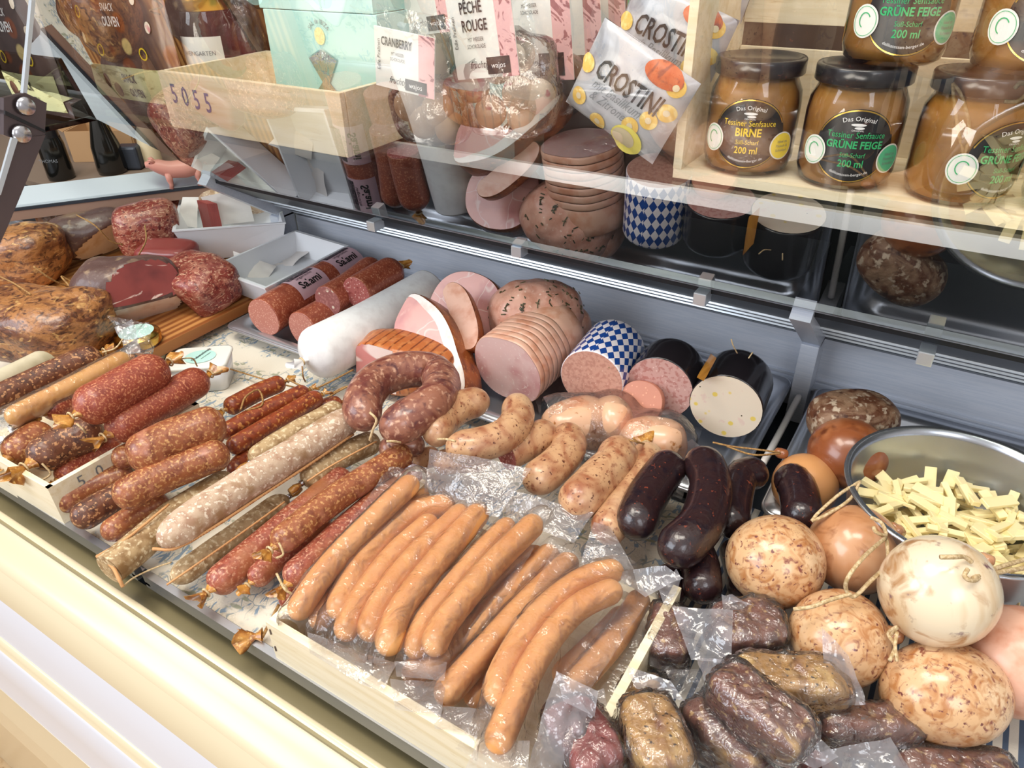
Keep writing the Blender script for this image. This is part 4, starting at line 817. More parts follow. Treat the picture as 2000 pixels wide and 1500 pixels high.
ball('round_cheese', 'smooth orange round cheese behind the black puddings', 'cheese', None, 1572, 948, .036, 62, 'cheese_ball', seed=7, amp=.02, extra=[nub(1526, 884, .055, .006, 'smoke_ball'), ('twine', strand([(1524, 884, .06), (1480, 878, .065), (1430, 872, .06), (1392, 864, .06)], .0009, 'string_brown')), ('twine', strand([(1524, 886, .06), (1470, 888, .066), (1420, 872, .06)], .0009, 'string_brown')), ('twine', strand([(1680, 940, .09), (1640, 965, .09), (1600, 1000, .085), (1585, 1018, .08)], .0012)), ('twine', strand([(1680, 940, .09), (1660, 975, .088), (1615, 1005, .085), (1585, 1018, .08)], .0012))])
ball('smoked_ball', 'shiny brown smoked round sausage leaning on the crusty loaf', 'sausage', None, 1655, 885, .056, 74, 'smoke_ball', seed=8, amp=.03, sz=.92)
ball('crusty_roast', 'crusty grey-brown roast loaf at the back of the right pan', 'meat', None, 1668, 822, .058, 86, 'crust', seed=9, amp=.10, sx=1.0, sy=.7, sz=.62, e=2.6)
# ---- bowl with cheese
bc = P(1885, 968, .088); br = m_of(bc, 212); bz = .0225
prof = [(0.0, 0), (.55, 0), (.70, .004), (.86, .022), (.95, .05), (.985, .078), (1.0, .082), (1.035, .083), (1.045, .0845), (1.035, .086), (.985, .0855), (.965, .078), (.93, .05), (.84, .025), (.68, .008), (.5, .005), (0, .005)]
thing('steel_bowl', 'round stainless steel bowl of pale cheese sticks at the right', 'bowl', [('bowl_body', lathe([(r * br, z * .80) for r, z in prof], (bc[0], bc[1], bz), 'bowl_steel', 64))])
rnd = random.Random(5)
stick0 = None; Ls = .034
for k in range(210):
    for _ in range(50):
        a = rnd.uniform(0, 2 * math.pi); r = br * .80 * math.sqrt(rnd.random())
        if r < br * .78: break
    lay = k // 52; hm = .013 + .0062 * lay; hh = hm + .012 * (1 - (r / br) ** 2)
    if r > br * (.70 + .03 * lay): r *= .85
    if stick0 is None:
        g = bbox((0, 0, 0), (Ls, .0085, .0034), 'cheese', bev=.0004, seg=1)
        stick0 = thing('cheese_stick', 'pale yellow cheese stick lying in the steel bowl', 'cheese', [('cheese_stick', g)], 'cheese sticks in the steel bowl'); o = stick0
    else:
        o = stick0.copy(); COL.objects.link(o)
    o.location = (bc[0] + r * math.cos(a) + .004, bc[1] + r * math.sin(a), bz + hh); s = rnd.uniform(.45, 1.0)
    o.scale = (s, rnd.uniform(.5, 1.1), rnd.uniform(.8, 1.3)); o.rotation_euler = (rnd.uniform(-.4, .4), rnd.uniform(-.30, .30), rnd.uniform(0, 6.28))

# ================================================================ vacuum-packed bacon, lower right
GV = 'vacuum-packed bacon and ham pieces'
def slabpack(label, a, b, wpx, z, th, mat, seed, flaps=(), cutm=None, e=4.6):
    A, B = P(*a, z), P(*b, z); c = (A + B) / 2; d = B - A; L = np.linalg.norm(d) * 1.12; wpx *= 1.08; ang = math.atan2(d[1], d[0]); hw = m_of(c, wpx) / 2; R = rotz(ang)
    g, _ = lump(c, (L / 2, hw, th), mat, R, e, .15, 30, seed, 52, 34)
    f, _ = lump(c, (L / 2 + .0012, hw + .0012, th + .0012), 'film_tight', R, e, .15, 30, seed, 52, 34)
    bm = bmesh.new(); bm.free()
    # crinkle the film
    V = []
    for v in f.V:
        n = np.array(v) - c; n = n / (np.linalg.norm(n) + 1e-9); V.append(tuple(np.array(v) + n * .0022 * abs(noise.noise(Vector(v) * 120)) * 2))
    f.V = V; ps = [('meat', g), ('film', f)]
    for k, (q, m) in enumerate(flaps): ps.append(('film_flange', flap([P(*p) for p in q], m, .008, seed + k, 18, 40)))
    thing('vacuum_pack', label, 'meat', ps, GV)
FM, FC_ = 'film_milky', 'film'
slabpack('crinkled vacuum pack of dark meat right of the wiener box', (1300, 1290), (1312, 1205), 78, .030, .016, 'bacon_dark', 1, [([(1262, 1215, .035), (1270, 1310, .03), (1345, 1320, .03), (1340, 1200, .04)], FC_), ([(1300, 1190, .045), (1330, 1130, .06), (1320, 1110, .065), (1285, 1150, .05)], FM)])
slabpack('vacuum pack of dark bacon with a wide milky flap at its left', (1395, 1240), (1515, 1232), 104, .040, .018, 'bacon_dark', 2, [([(1312, 1180, .060), (1350, 1290, .05), (1428, 1292, .058), (1432, 1188, .065)], FM), ([(1405, 1155, .06), (1408, 1190, .06), (1470, 1182, .06), (1430, 1160, .065)], FM), ([(1505, 1175, .05), (1520, 1290, .04), (1548, 1290, .04), (1560, 1235, .05)], FC_)])
slabpack('vacuum pack of yellow-brown bacon lying crosswise near the round sausages', (1440, 1335), (1640, 1345), 88, .048, .018, 'bacon_smoked', 3, [([(1605, 1225, .08), (1610, 1320, .06), (1690, 1370, .055), (1660, 1280, .075)], FM), ([(1625, 1300, .06), (1630, 1380, .05), (1690, 1375, .055), (1668, 1320, .065)], FM)])
slabpack('glistening vacuum-packed bacon slab on top of the lower right heap', (1410, 1335), (1560, 1460), 92, .062, .017, 'bacon_dark', 4, [([(1352, 1282, .06), (1395, 1360, .06), (1440, 1320, .07), (1420, 1290, .075)], FM), ([(1530, 1470, .055), (1590, 1500, .05), (1640, 1480, .06), (1580, 1420, .065)], FM)])
slabpack('vacuum pack of dark marbled ham below the glistening one', (1350, 1385), (1480, 1500), 92, .036, .018, 'bacon_dark', 5, [([(1300, 1310, .05), (1330, 1385, .045), (1385, 1370, .05), (1370, 1310, .055)], FC_), ([(1225, 1300, .05), (1245, 1345, .045), (1340, 1370, .05), (1310, 1330, .055)], FM)])
slabpack('vacuum pack of yellow smoked bacon standing at the bottom edge', (1260, 1385), (1300, 1520), 104, .046, .018, 'bacon_smoked', 6, [([(1195, 1400, .04), (1235, 1540, .04), (1350, 1540, .04), (1330, 1390, .05)], FC_)])
slabpack('small vacuum-packed bacon end squeezed above the yellow one', (1215, 1375), (1290, 1378), 60, .026, .014, 'bacon_smoked', 7, [([(1195, 1335, .03), (1200, 1410, .03), (1240, 1410, .03), (1260, 1340, .035)], FC_)])
slabpack('vacuum pack of dark ham with milky film in front of the oval sausage', (1600, 1420), (1770, 1425), 72, .028, .016, 'bacon_dark', 8, [([(1680, 1400, .045), (1700, 1460, .035), (1815, 1465, .03), (1785, 1390, .045)], FM)])
slabpack('vacuum-packed red ham corner at the bottom left of the heap', (1105, 1400), (1175, 1520), 104, .040, .016, 'cured_cut', 9, [([(1030, 1500, .05), (1090, 1530, .04), (1160, 1400, .06), (1085, 1310, .08)], FM), ([(1085, 1310, .08), (1100, 1370, .07), (1160, 1400, .06), (1165, 1350, .07)], FM)])
slabpack('vacuum pack of dark red ham at the very bottom of the heap', (1480, 1510), (1620, 1520), 70, .026, .016, 'cured_cut', 10, [([(1600, 1470, .05), (1620, 1540, .04), (1780, 1540, .03), (1740, 1440, .05)], FM)])
slabpack('vacuum pack of purple-brown ham in the bottom right corner', (1760, 1510), (1960, 1520), 66, .018, .014, 'bacon_dark', 11)
thing('wooden_rod', 'pale wooden strip sticking out under the packs at the lower right', 'wood strip', [('rod', sweep([P(1720, 1405, .012), P(1960, 1500, .010)], [.0055, .0055], 8, 'wood_pale'))])

# ================================================================ hams, roasts and cut sausages at the back
def pslab(name, label, px, py, z, rx, ry, th, nrm, roll, facem, sidem, cat='ham', group=None, **kw):
    c = P(px, py, z); n = np.array(nrm, float); n /= np.linalg.norm(n); up = UP - n * np.dot(UP, n); up /= np.linalg.norm(up); rt = np.cross(up, n)
    u2 = up * math.cos(rad(roll)) + rt * math.sin(rad(roll)); ps = slab(c, n, u2, m_of(c, rx), m_of(c, ry), th, facem, sidem, **kw)
    return thing(name, label, cat, ps, group)
pslab('ham_piece', 'pink ham piece with dark smoked rim leaning on the back panel', 905, 604, .066, 76, 74, .030, (.12, -.78, .60), 10, 'ham', 'rind', seed=1)
pslab('ham_piece', 'narrow pink ham wedge with a peppered rind in front of the dark-rimmed ham', 898, 616, .085, 76, 32, .014, (.0, -.72, .68), 48, 'ham_side', 'rind', seed=2, flatb=.6)
pslab('ham_piece', 'large cut ham with a band of white fat and brown rind beside the white roll', 836, 684, .060, 122, 64, .034, (-.05, -.80, .60), 38, 'ham', 'rind', seed=3, fatm='fat', fatw=.014, fata=(10, 170), amp=.12)
b0 = P(800, 708, .040)
bd, cg = lump(b0, (.060, .030, .030), 'rind_net', CR @ rotz(rad(-14)), 5, .08, 18, 5, 44, 30, cuts=[(b0 + CR @ np.array([-.030, -.014, 0]), CR @ np.array([-.50, -.86, .05]))])
cg[0].mat = 'bacon_cut'
thing('bacon_piece', 'cooked bacon block with orange crosshatched rind in front of the large cut ham', 'bacon', [('rind', bd), ('cut_face', cg[0])])
# sliced ham
a_, b_ = P(990, 722, .052), P(1068, 655, .058); ax = b_ - a_; ax /= np.linalg.norm(ax); nr_ = -ax; up_ = UP - nr_ * np.dot(UP, nr_); rx_ = m_of(a_, 78)
ps = []
for k in range(8):
    s = slab(a_ + ax * .0085 * k, nr_, up_, rx_ * (1 - .004 * k), rx_ * .92, .0078 if k < 7 else .03, 'ham_pale', 'ham_side', amp=.06, seed=4, e=2.3)
    ps.append(('slice', s[0][1], [('cut_face', s[1][1])] if k == 0 else []))
thing('sliced_ham_block', 'pale pink boiled ham cut into upright slices in the middle of the pan', 'ham', ps)
rc = P(1048, 632, .060); rb, _ = lump(rc, (.052, .040, .050), 'roast', CR, 2.6, .12, 22, 8, 48, 32)
needles = []; rr_ = random.Random(3)
for k in range(96):
    d = np.array([rr_.uniform(-1, 1), rr_.uniform(-1, .1), rr_.uniform(.0, 1.1)]); d /= np.linalg.norm(d)
    vi = max(range(0, len(rb.V), 3), key=lambda i: np.dot((np.array(rb.V[i]) - rc) / np.linalg.norm(np.array(rb.V[i]) - rc), CR @ d)); p = np.array(rb.V[vi]) + rr_.uniform(-.001, .001); n = (p - rc) / np.linalg.norm(p - rc)
    t = np.cross(n, [rr_.uniform(-1, 1), rr_.uniform(-1, 1), rr_.uniform(-1, 1)]); t /= np.linalg.norm(t); s = np.cross(n, t)
    hb = G('herb', True); box(hb, p + n * .0006, (rr_.uniform(.003, .007), .0012, .0009), np.stack([t, s, n], 1)); needles.append(('rosemary_needle', hb))
thing('herb_roast', 'pink roast sprinkled with rosemary against the back panel', 'meat', [('meat', rb)] + needles)
thing('roast_piece', 'small pink roast piece peeping out behind the rosemary roast', 'meat', [('meat', lump(P(1115, 648, .045), (.024, .024, .030), 'roast', CR, 2.4, .1, 22, 2)[0])])
sausage('boiled_sausage', 'boiled sausage in blue and white diamond casing with a cut pink face', 'sausage', None, [(1155, 742), (1208, 670)], 118, .062, 'diamond', (CUT, R_), cutmat='lyoner', uv=True, er=.35, seg=40, wob=0)
sausage('boiled_sausage', 'boiled sausage in black casing with a pink speckled cut face', 'sausage', None, [(1288, 758), (1322, 705)], 124, .060, 'black_casing', (CUT, R_), cutmat='lyoner2', er=.5, seg=40, wob=.01)
pslab('boiled_sausage', 'small round orange-pink sausage slice beside the pink speckled face', 1250, 786, .052, 44, 42, .012, (.05, -.85, .5), 0, 'orange_cut', 'orange_cut', cat='sausage', amp=.01)
sausage('boiled_sausage', 'boiled sausage in black casing with a pale yellow-flecked cut face', 'sausage', None, [(1417, 795), (1447, 728)], 130, .058, 'black_casing', (CUT, R_), cutmat='jagd', er=.5, seg=40, wob=.01, extra=[('label_patch', flap([P(1362, 738, .085), P(1375, 745, .095), P(1400, 700, .10), P(1388, 690, .09)], 'amber', .001, 2)), ('string', strand([(1440, 690, .115), (1432, 675, .125), (1428, 662, .13)], .0006)), ('string', strand([(1462, 700, .11), (1470, 688, .115)], .0006))])
sausage('white_roll_sausage', 'long thick sausage in plain white casing with a gathered string-tied end', 'sausage', None, [(598, 702), (720, 640), (838, 572)], 96, .052, 'white_roll', (K_, CUT), cutmat='white_roll', er=.62, seg=36, wob=.008, tails=('white_roll', ''), tsize=1.0, extra=[('string', strand([(590, 715, .06), (592, 735, .05), (596, 745, .03)], .0008, 'string_brown'))])
def cutsal(label, pts, w, z, mat, cut, ends=(CUT, R_), extra=()):
    sausage('cut_salami', label, 'sausage', 'cut salamis at the left end of the steel pan', pts, w, z, mat, ends, cutmat=cut, seg=32, wob=.012, extra=extra)
# printed sleeve on the first one
pa, pb = P(515, 620, .042), P(690, 515, .042); dd = (pb - pa) / np.linalg.norm(pb - pa); rs = m_of((pa + pb) / 2, 34) * 1.06 * 1.012; sx_ = np.cross(dd, UP); sx_ /= np.linalg.norm(sx_); uu = np.cross(sx_, dd)
def sleeve(u, v, h):
    an = v / rs; return pa + dd * u + (uu * math.cos(an) + sx_ * math.sin(an)) * (rs + .0004 + h)
Lp = np.linalg.norm(pb - pa); s_parts = []
def patch(w, hgt, cx, cy, mat, h): g = grid2(w, hgt, 24, 20, mat); return mapg(g, lambda u, v, z: sleeve(u + cx, v + cy, h))
lab = lambda c0: ('printed_label', patch(Lp * .30, rs * 2.6, c0, 0, 'pink_label', 0), [('label_art', patch(Lp * .26, rs * 1.1, c0, -rs * .55, 'label_art', .0003)), ('lettering', mapg(join(text2('Salami', .015, 'txt_black', c0, -rs * .62, .0004, bold=.0004), text2('ungarische', .007, 'txt_black', c0, -rs * .12, .0004)), lambda u, v, h: sleeve(u, -v, h)))])
cutsal('thick salami with two black and pink printed labels and a pink cut face', [(515, 620), (600, 568), (690, 515)], 68, .042, 'salami_wrap', 'salami_cut_light', extra=[lab(Lp * .42), lab(Lp * .84)])
cutsal('small cut salami with a bow of casing in front of the labelled one', [(592, 645), (650, 612), (700, 585)], 70, .034, 'salami_wrap', 'salami_cut_light')
cutsal('cut salami with white fat cubes in its dark face, between labelled and reddish ones', [(640, 588), (690, 556), (735, 520)], 56, .062, 'salami_wrap', 'pepper_cut')
cutsal('short reddish salami with a gathered yellowish end at the back panel', [(696, 572), (735, 548), (778, 524)], 60, .072, 'salami_wrap', 'salami_cut', (CUT, K_))
# turkey pack
tp = [('slice', lump(P(1128, 828, .034), (.036, .026, .026), 'turkey', CR @ rotz(rad(20)), 2.3, .08, 20, 1)[0]), ('slice', lump(P(1195, 826, .036), (.020, .026, .026), 'turkey', CR @ rotz(rad(10)), 2.3, .08, 20, 2)[0]), ('slice', lump(P(1275, 865, .034), (.032, .024, .026), 'turkey', CR @ rotz(rad(-10)), 2.3, .1, 24, 3)[0])]
bodies = [([P(1128 + dx, 828, .030) for dx in (-30, -10, 10, 30)], .030), ([P(1195, 826, .030)], .032), ([P(1275 + dx, 865, .028) for dx in (-20, 0, 20)], .031)]
tp.append(('film', film_over([P(1085, 930, .010), P(1330, 990, .010), P(1370, 850, .010), P(1040, 775, .010)], .008, bodies, 'film', seed=3)))
tp.append(('film_flange', flap([P(1320, 880, .03), P(1350, 940, .02), P(1400, 900, .03), P(1350, 855, .04)], 'film_milky', .004, 3)))
thing('poultry_pack', 'clear vacuum pack of pale orange herbed poultry slices behind the ring sausages', 'meat', tp)
# rope
thing('twisted_cord', 'white twisted cord running between the two steel pans', 'cord', [('cord', tube([P(1490, 905, .012), P(1515, 860, .012), P(1560, 775, .015)], .0035, 'paper', 8, 12))])

# ================================================================ cured meats on the board
def meat(name, label, px, py, z, s, rot, mat, seed, amp=.14, e=2.6, cuts=None, cmat=None, cat='meat', extra=(), tilt=0, group=None):
    c = P(px, py, z); R = CR @ rotz(rad(rot)) @ rotx(rad(tilt)); cc = [(c + R @ np.array(p), R @ np.array(n)) for p, n in (cuts or [])]
    g, cg = lump(c, s, mat, R, e, amp, 16, seed, 48, 32, cuts=cc); ps = [('meat', g)]
    for k, x in enumerate(cg): x.mat = cmat[k]; ps.append(('cut_face', x))
    return thing(name, label, cat, ps + list(extra), group)
meat('smoked_bacon', 'big streaky smoked bacon block at the front left of the board', 85, 632, .062, (.074, .050, .036), -12, 'smoked', 1, e=3.8, amp=.16, extra=[('string', strand([(0, 540, .06), (30, 555, .10), (60, 575, .10)], .001, 'string_brown'))])
meat('smoked_bacon', 'yellow-brown smoked bacon block behind the big one', 38, 498, .066, (.058, .046, .040), 5, 'smoked', 2, e=3.6, amp=.16, extra=[('string', strand([(65, 520, .09), (100, 545, .07), (135, 560, .05), (120, 540, .06), (140, 550, .05)], .0012, 'string_brown'))])
meat('cured_ham', 'dark cured ham tied with string, its fat side down, below the rail', 178, 455, .066, (.060, .034, .034), 32, 'cured', 3, extra=[('string', strand([(150, 420, .11), (185, 440, .115), (215, 470, .09), (240, 478, .08)], .001, 'string_brown'))], cuts=[((.006, -.016, -.012), (.30, -.75, -.58))], cmat=['fat_edge'])
meat('cured_ham', 'cut cured ham with grey skin and white fat rim in the centre of the board', 255, 575, .062, (.060, .044, .048), 8, 'cured', 4, e=3.2, cuts=[((.026, -.024, 0), (.55, -.78, .22)), ((0, -.02, -.018), (.35, -.6, -.72))], cmat=['cured_cut', 'fat'])
meat('cured_ham', 'red dried ham with grainy skin at the right end of the board', 380, 555, .052, (.055, .040, .034), -30, 'red_meat', 5, e=4.0, tilt=8, cuts=[((0, -.026, -.008), (-.35, -1, -.45))], cmat=['fat'])
meat('cured_ham', 'dark red dried meat tied with string behind the grey-skinned ham', 292, 450, .070, (.044, .036, .044), 20, 'red_meat', 6, e=3.4, extra=[('string', strand([(283, 440, .11), (285, 470, .105), (270, 500, .08), (262, 520, .06)], .001, 'string_brown'))])
meat('cured_ham', 'flat pink ham piece with white fat rim between the red hams', 325, 497, .058, (.040, .026, .016), -10, 'cured_cut', 7, e=4.5)
meat('cured_ham', 'dark red ham end under the rail beside the rear white dish', 333, 432, .056, (.024, .024, .030), 0, 'red_meat', 8)
meat('dried_sausage_bundle', 'pale grey mottled dried sausage lying under the rail behind the rear dish', 450, 392, .080, (.070, .022, .020), -12, 'grey_sausage', 9, amp=.05, cat='sausage')
meat('cured_ham', 'reddish dried ham just below the rail behind the paper', 345, 384, .075, (.034, .022, .022), 0, 'red_meat', 10)
meat('dried_mushroom_bag', 'blue-glinting small film bag behind the yellow-brown bacon', 110, 425, .075, (.028, .020, .022), 0, 'amber', 11, cat='bag', extra=[('film', lump(P(112, 422, .077), (.031, .022, .026), 'film_tight', CR, 2.4, .2, 40, 3)[0])])
meat('cured_ham', 'rust brown ham under the rail between the dark ham and the grey sausage', 235, 405, .070, (.050, .024, .024), -8, 'smoked', 12)
# gold-lid jar with film bag, tub
jc = P(272, 665, .030); jr = m_of(jc, 42)
thing('small_jar', 'small jar with a gold lid and mint sticker behind the salamis', 'jar', [('glass_body', lathe([(0, 0), (jr * .9, 0), (jr * .95, .004), (jr * .95, .026), (jr * .8, .030)], (jc[0], jc[1], .002), 'glass', 32)), ('filling', lathe([(0, .002), (jr * .88, .002), (jr * .88, .024), (0, .024)], (jc[0], jc[1], .002), 'truffle_cream', 32)),
    ('lid', lathe([(0, .012), (jr * .80, .012), (jr * .86, .010), (jr * .98, .0095), (jr, .008), (jr, 0), (jr * .96, -.002)], (jc[0], jc[1], .030), 'gold', 40), [('lid_sticker', mapg(disc2(jr * .76, jr * .76, 'mint'), lambda u, v, h: (jc[0] + u, jc[1] + v, .0424)))])])
thing('film_bag_end', 'crumpled clear film bag end standing beside the gold-lid jar', 'bag', [('film', flap([P(255, 690, .06), P(292, 690, .06), P(292, 630, .085), P(212, 618, .09)], 'film', .008, 8, 20, 45)), ('film', flap([P(248, 692, .06), P(275, 690, .062), P(255, 622, .088), P(225, 640, .08)], 'film_milky', .008, 4, 16, 45))])
tc_ = P(392, 700, .034); U_, V_ = CR @ np.array([1., 0, 0]), CR @ np.array([0, 1., 0]); tb = rotz(rad(32.5 + 6))
def rrect(hx, hy, r, z, n=5):
    o = []
    for sx, sy, a0 in ((1, 1, 0), (-1, 1, 90), (-1, -1, 180), (1, -1, 270)):
        for k in range(n + 1): a = rad(a0 + 90 * k / n); o.append(np.array([sx * (hx - r) + r * math.cos(a), sy * (hy - r) + r * math.sin(a), z]))
    return o
hx, hy = m_of(tc_, 54), m_of(tc_, 54) * .75
def tubg(levels, mat, caps=True):
    g = G(mat); rs_ = [rrect(hx * k, hy * k, .008, z) for k, z in levels]; n = len(rs_[0]); V = [np.array([tc_[0], tc_[1], .002]) + tb @ p for r in rs_ for p in r]
    g.add(V, [(k * n + i, k * n + (i + 1) % n, (k + 1) * n + (i + 1) % n, (k + 1) * n + i) for k in range(len(levels) - 1) for i in range(n)] + ([tuple(range(n - 1, -1, -1)), tuple(range((len(levels) - 1) * n, len(levels) * n))] if caps else [])); return g
fl_ = frame_fn(np.array([tc_[0], tc_[1], .0362]), tb @ np.array([1., 0, 0]), tb @ np.array([0, 1., 0]), UP)
lb = join(text2('Griebenschmalz', .0058, 'txt_black', 0, .004, .0006, rot=rad(62), sx=.8, bold=.0001), text2('mit Zwiebeln', .003, 'txt_black', .006, .001, .0006, rot=rad(62)))
thing('lard_tub', 'translucent plastic tub with a mint green round label behind the red salamis', 'tub', [('tub', tubg([(.86, 0), (.98, .030)], 'white_plastic')), ('contents', tubg([(.84, .001), (.93, .026)], 'truffle_cream')), ('lid', tubg([(.99, .030), (1.03, .031), (1.03, .0335), (.96, .034)], 'sticker_white'), [('lid_label', mapg(disc2(hx * .55, hy * .62, 'mint'), lambda u, v, h: fl_(u, v, .0004))), ('lettering', mapg(lb, fl_))])])
for k, (pts, la) in enumerate(((
    [(560, 740, .03), (585, 752, .035), (610, 760, .03), (640, 748, .03), (690, 722, .035)], 'a'), ([(600, 772, .025), (630, 780, .02), (665, 762, .03), (700, 745, .04)], 'b'), ([(640, 790, .02), (668, 800, .02), (695, 780, .03), (680, 755, .035), (645, 770, .02)], 'c'), ([(470, 800, .045), (480, 775, .05), (505, 762, .045), (512, 790, .04), (480, 802, .04)], 'd'), ([(440, 718, .02), (480, 730, .01), (530, 745, .02), (590, 760, .012)], 'e'))):
    thing('twine_piece', ['loose brown twine below the white roll end', 'brown twine curling over the thin rust sausages', 'knotted twine loop at the right ends of the thin rust sausages', 'twine loop on the short brown sausage', 'thin twine trailing across the floral cloth from the lard tub'][k], 'twine', [('twine', strand(pts, .0010, 'string_brown', 8))])
# ================================================================ goods on the top shelf (seen through the tilted pane)
def PYf(Y): return lambda x, y: PY(x, y, Y)
XA = np.array([1.0, 0, 0]); YA = np.array([0, 1.0, 0])
# ---- wooden display box with jars
jb = [('bottom_board', prism([(-.197, .553), (.42, .553), (.42, .672), (-.197, .672)], ZS + .0005, ZS + .0075, 'wood_pale')),
      ('side_board', bbox((-.194, .6125, ZS + .11), (.007, .119, .205), 'wood_pale', bev=.0006)),
      ('back_slat', bbox((.11, .669, ZS + .045), (.60, .005, .075), 'wood_pale', bev=.0006)),
      ('back_slat', bbox((.11, .669, ZS + .138), (.60, .005, .075), 'wood_pale', bev=.0006)),
      ('back_slat', bbox((.11, .669, ZS + .215), (.60, .005, .050), 'wood_pale', bev=.0006))]
thing('wooden_box', 'pale wooden box turned on its side and filled with mustard sauce jars', 'box', jb)
JZ = ZS + .0078; JR = .0335; JH = .081; KZ = .081 / .086
def jar(x, y, z, kind, label, turn=0):
    g = lathe([(0, .001), (JR * .80, .0), (JR * .92, .003 * KZ), (JR, .012 * KZ), (JR, .052 * KZ), (JR * .97, .062 * KZ), (JR * .86, .070 * KZ), (JR * .84, .078 * KZ)], (x, y, z), 'glass', 44)
    s = lathe([(0, .003 * KZ), (JR * .82, .003 * KZ), (JR * .95, .012 * KZ), (JR * .95, .052 * KZ), (JR * .90, .063 * KZ), (JR * .80, .070 * KZ), (0, .071 * KZ)], (x, y, z), 'sauce', 44)
    lid = lathe([(0, .0835 * KZ), (JR * .80, .0835 * KZ), (JR * .84, .0855 * KZ), (JR * .94, .0855 * KZ), (JR * .965, .084 * KZ), (JR * .965, .0745 * KZ), (JR * .94, .0735 * KZ), (JR * .84, .0735 * KZ)], (x, y, z), 'black_lid', 44)
    a0 = rad(-90 + turn) + (0)
    def fn(u, v, h):
        a = a0 + 1.08 * u / (JR + .0004); return np.array([x + (JR + .0004 + h) * math.cos(a), y + (JR + .0004 + h) * math.sin(a), z + .032 + v * 1.06])
    tm = 'txt_yellow' if kind == 'BIRNE' else 'txt_green'
    lab = mapg(disc2(.0245, .0235, 'black_label', 44, 8), fn)
    rim = mapg(join(ring2(.0240, .0230, .0008, 'gold', h=.0003, a0=20, a1=160), ring2(.0240, .0230, .0008, 'gold', h=.0003, a0=200, a1=340)), fn); rim.mat = 'gold'
    tx = mapg(join(text2('Tessiner Senfsauce', .0056, tm, 0, .0072, .0005, sx=.82), text2(kind, .0076 if kind == 'BIRNE' else .0066, tm, 0, .0010, .0005, sx=.85, bold=.00018), text2('Süß-Scharf', .0042, tm, 0, -.0055, .0005, sx=.85), text2('200 ml', .0066, tm, 0, -.0110, .0005, sx=.85, bold=.0001)), fn)
    tw = mapg(join(text2('Das Original', .0040, 'txt_white', 0, .0175, .0005, arc=.03), disc2(.0045, .0009, 'txt_white', 14, 2, 0, .0138, .0005), disc2(.0030, .0008, 'txt_white', 14, 2, .0008, .0118, .0005), text2('seit 1999' if False else 'ORIGINAL', .0016, 'txt_white', 0, .0102, .0005), text2('delikatessen-berger.de', .0026, 'txt_white', 0, -.0182, .0005, arc=-.03)), fn)
    s1 = mapg(disc2(.0085, .0095, 'sticker_white', 30, 4, -.0250, -.0050, .0008), fn)
    s1r = mapg(join(ring2(.0038, .0045, .0006, 'txt_green', 20, -.0250, -.0045, .0011, 30, 250), ring2(.0074, .0084, .0003, 'txt_green', 30, -.0250, -.0050, .0011)), fn)
    s2 = mapg(disc2(.0090, .0095, 'sticker_white', 30, 4, .0245, -.0080, .0008), fn)
    s2b = mapg(disc2(.0081, .0086, 'sticker_yellow' if kind == 'BIRNE' else 'sticker_green', 30, 4, .0245, -.0080, .0010), fn)
    s2t = mapg(join(text2('Ideal zu', .0026, 'txt_grey', .0245, -.0050, .0013), text2('Fleisch &', .0026, 'txt_grey', .0245, -.0080, .0013), text2('Schinken', .0026, 'txt_grey', .0245, -.0110, .0013)), fn)
    return thing('sauce_jar', label, 'jar', [('glass_body', g), ('sauce', s), ('lid', lid, [], 'black metal lid'), ('label', lab, [('gold_rim', rim), ('lettering', tx), ('crest', tw)]), ('round_sticker', s1, [('print', s1r)], 'white round sticker'), ('round_sticker', s2, [('sticker_centre', s2b), ('print', s2t)])], 'jars of mustard sauce in the wooden box')
jar(-.150, .586, JZ, 'BIRNE', 'mustard sauce jar with yellow BIRNE lettering, leftmost in the box, nothing on top', 12)
jar(-.078, .586, JZ, 'GRÜNE FEIGE', 'lower mustard sauce jar with green lettering, second from the left', 14)
jar(-.004, .586, JZ, 'GRÜNE FEIGE', 'lower mustard sauce jar turned so its label faces right, third from the left', 48)
jar(.068, .586, JZ, 'BIRNE', 'lower mustard sauce jar cut off by the right edge of the photo', 60)
jar(-.066, .600, JZ + JH, 'GRÜNE FEIGE', 'upper mustard sauce jar with green lettering standing on two lids', 16)
jar(.013, .600, JZ + JH, 'BIRNE', 'upper mustard sauce jar with yellow lettering at the right edge', 14)
# ---- stencilled wooden crate with mint boxes
c0 = P(350, 250, ZS + .001); c1 = P(690, 305, ZS + .001); yc = (c0[1] + c1[1]) / 2; cx0, cx1 = float(c0[0]) - .012, float(c1[0]); ch = .054
cb = [('front_board', bbox(((cx0 + cx1) / 2, yc, ZS + .001 + ch / 2), (cx1 - cx0, .006, ch), 'wood_pale', bev=.0007)),
      ('side_board', bbox((cx1 - .003, yc + .068, ZS + .001 + ch / 2), (.006, .128, ch), 'wood_pale', bev=.0007)),
      ('side_board', bbox((cx0 + .003, yc + .068, ZS + .001 + ch / 2), (.006, .128, ch), 'wood_pale', bev=.0007)),
      ('back_board', bbox(((cx0 + cx1) / 2, yc + .135, ZS + .001 + ch / 2), (cx1 - cx0, .006, ch), 'wood_pale', bev=.0007)),
      ('bottom_board', bbox(((cx0 + cx1) / 2, yc + .068, ZS + .0035), (cx1 - cx0 - .013, .127, .004), 'wood_pale', bev=.0007))]
st = [mapg(text2(d, .026, 'txt_blue', cx0 + .018 + i * .0165, ZS + .034 - .0015 * i, 0, sx=.75, bold=.0002), lambda u, v, h: (u, yc - .0033, v)) for i, d in enumerate('5055')]
cb[0] = ('front_board', cb[0][1], [('stencil_number', join(*st))])
thing('wooden_crate', 'pale wooden crate stencilled 5055 on its front, above the cured hams', 'crate', cb)
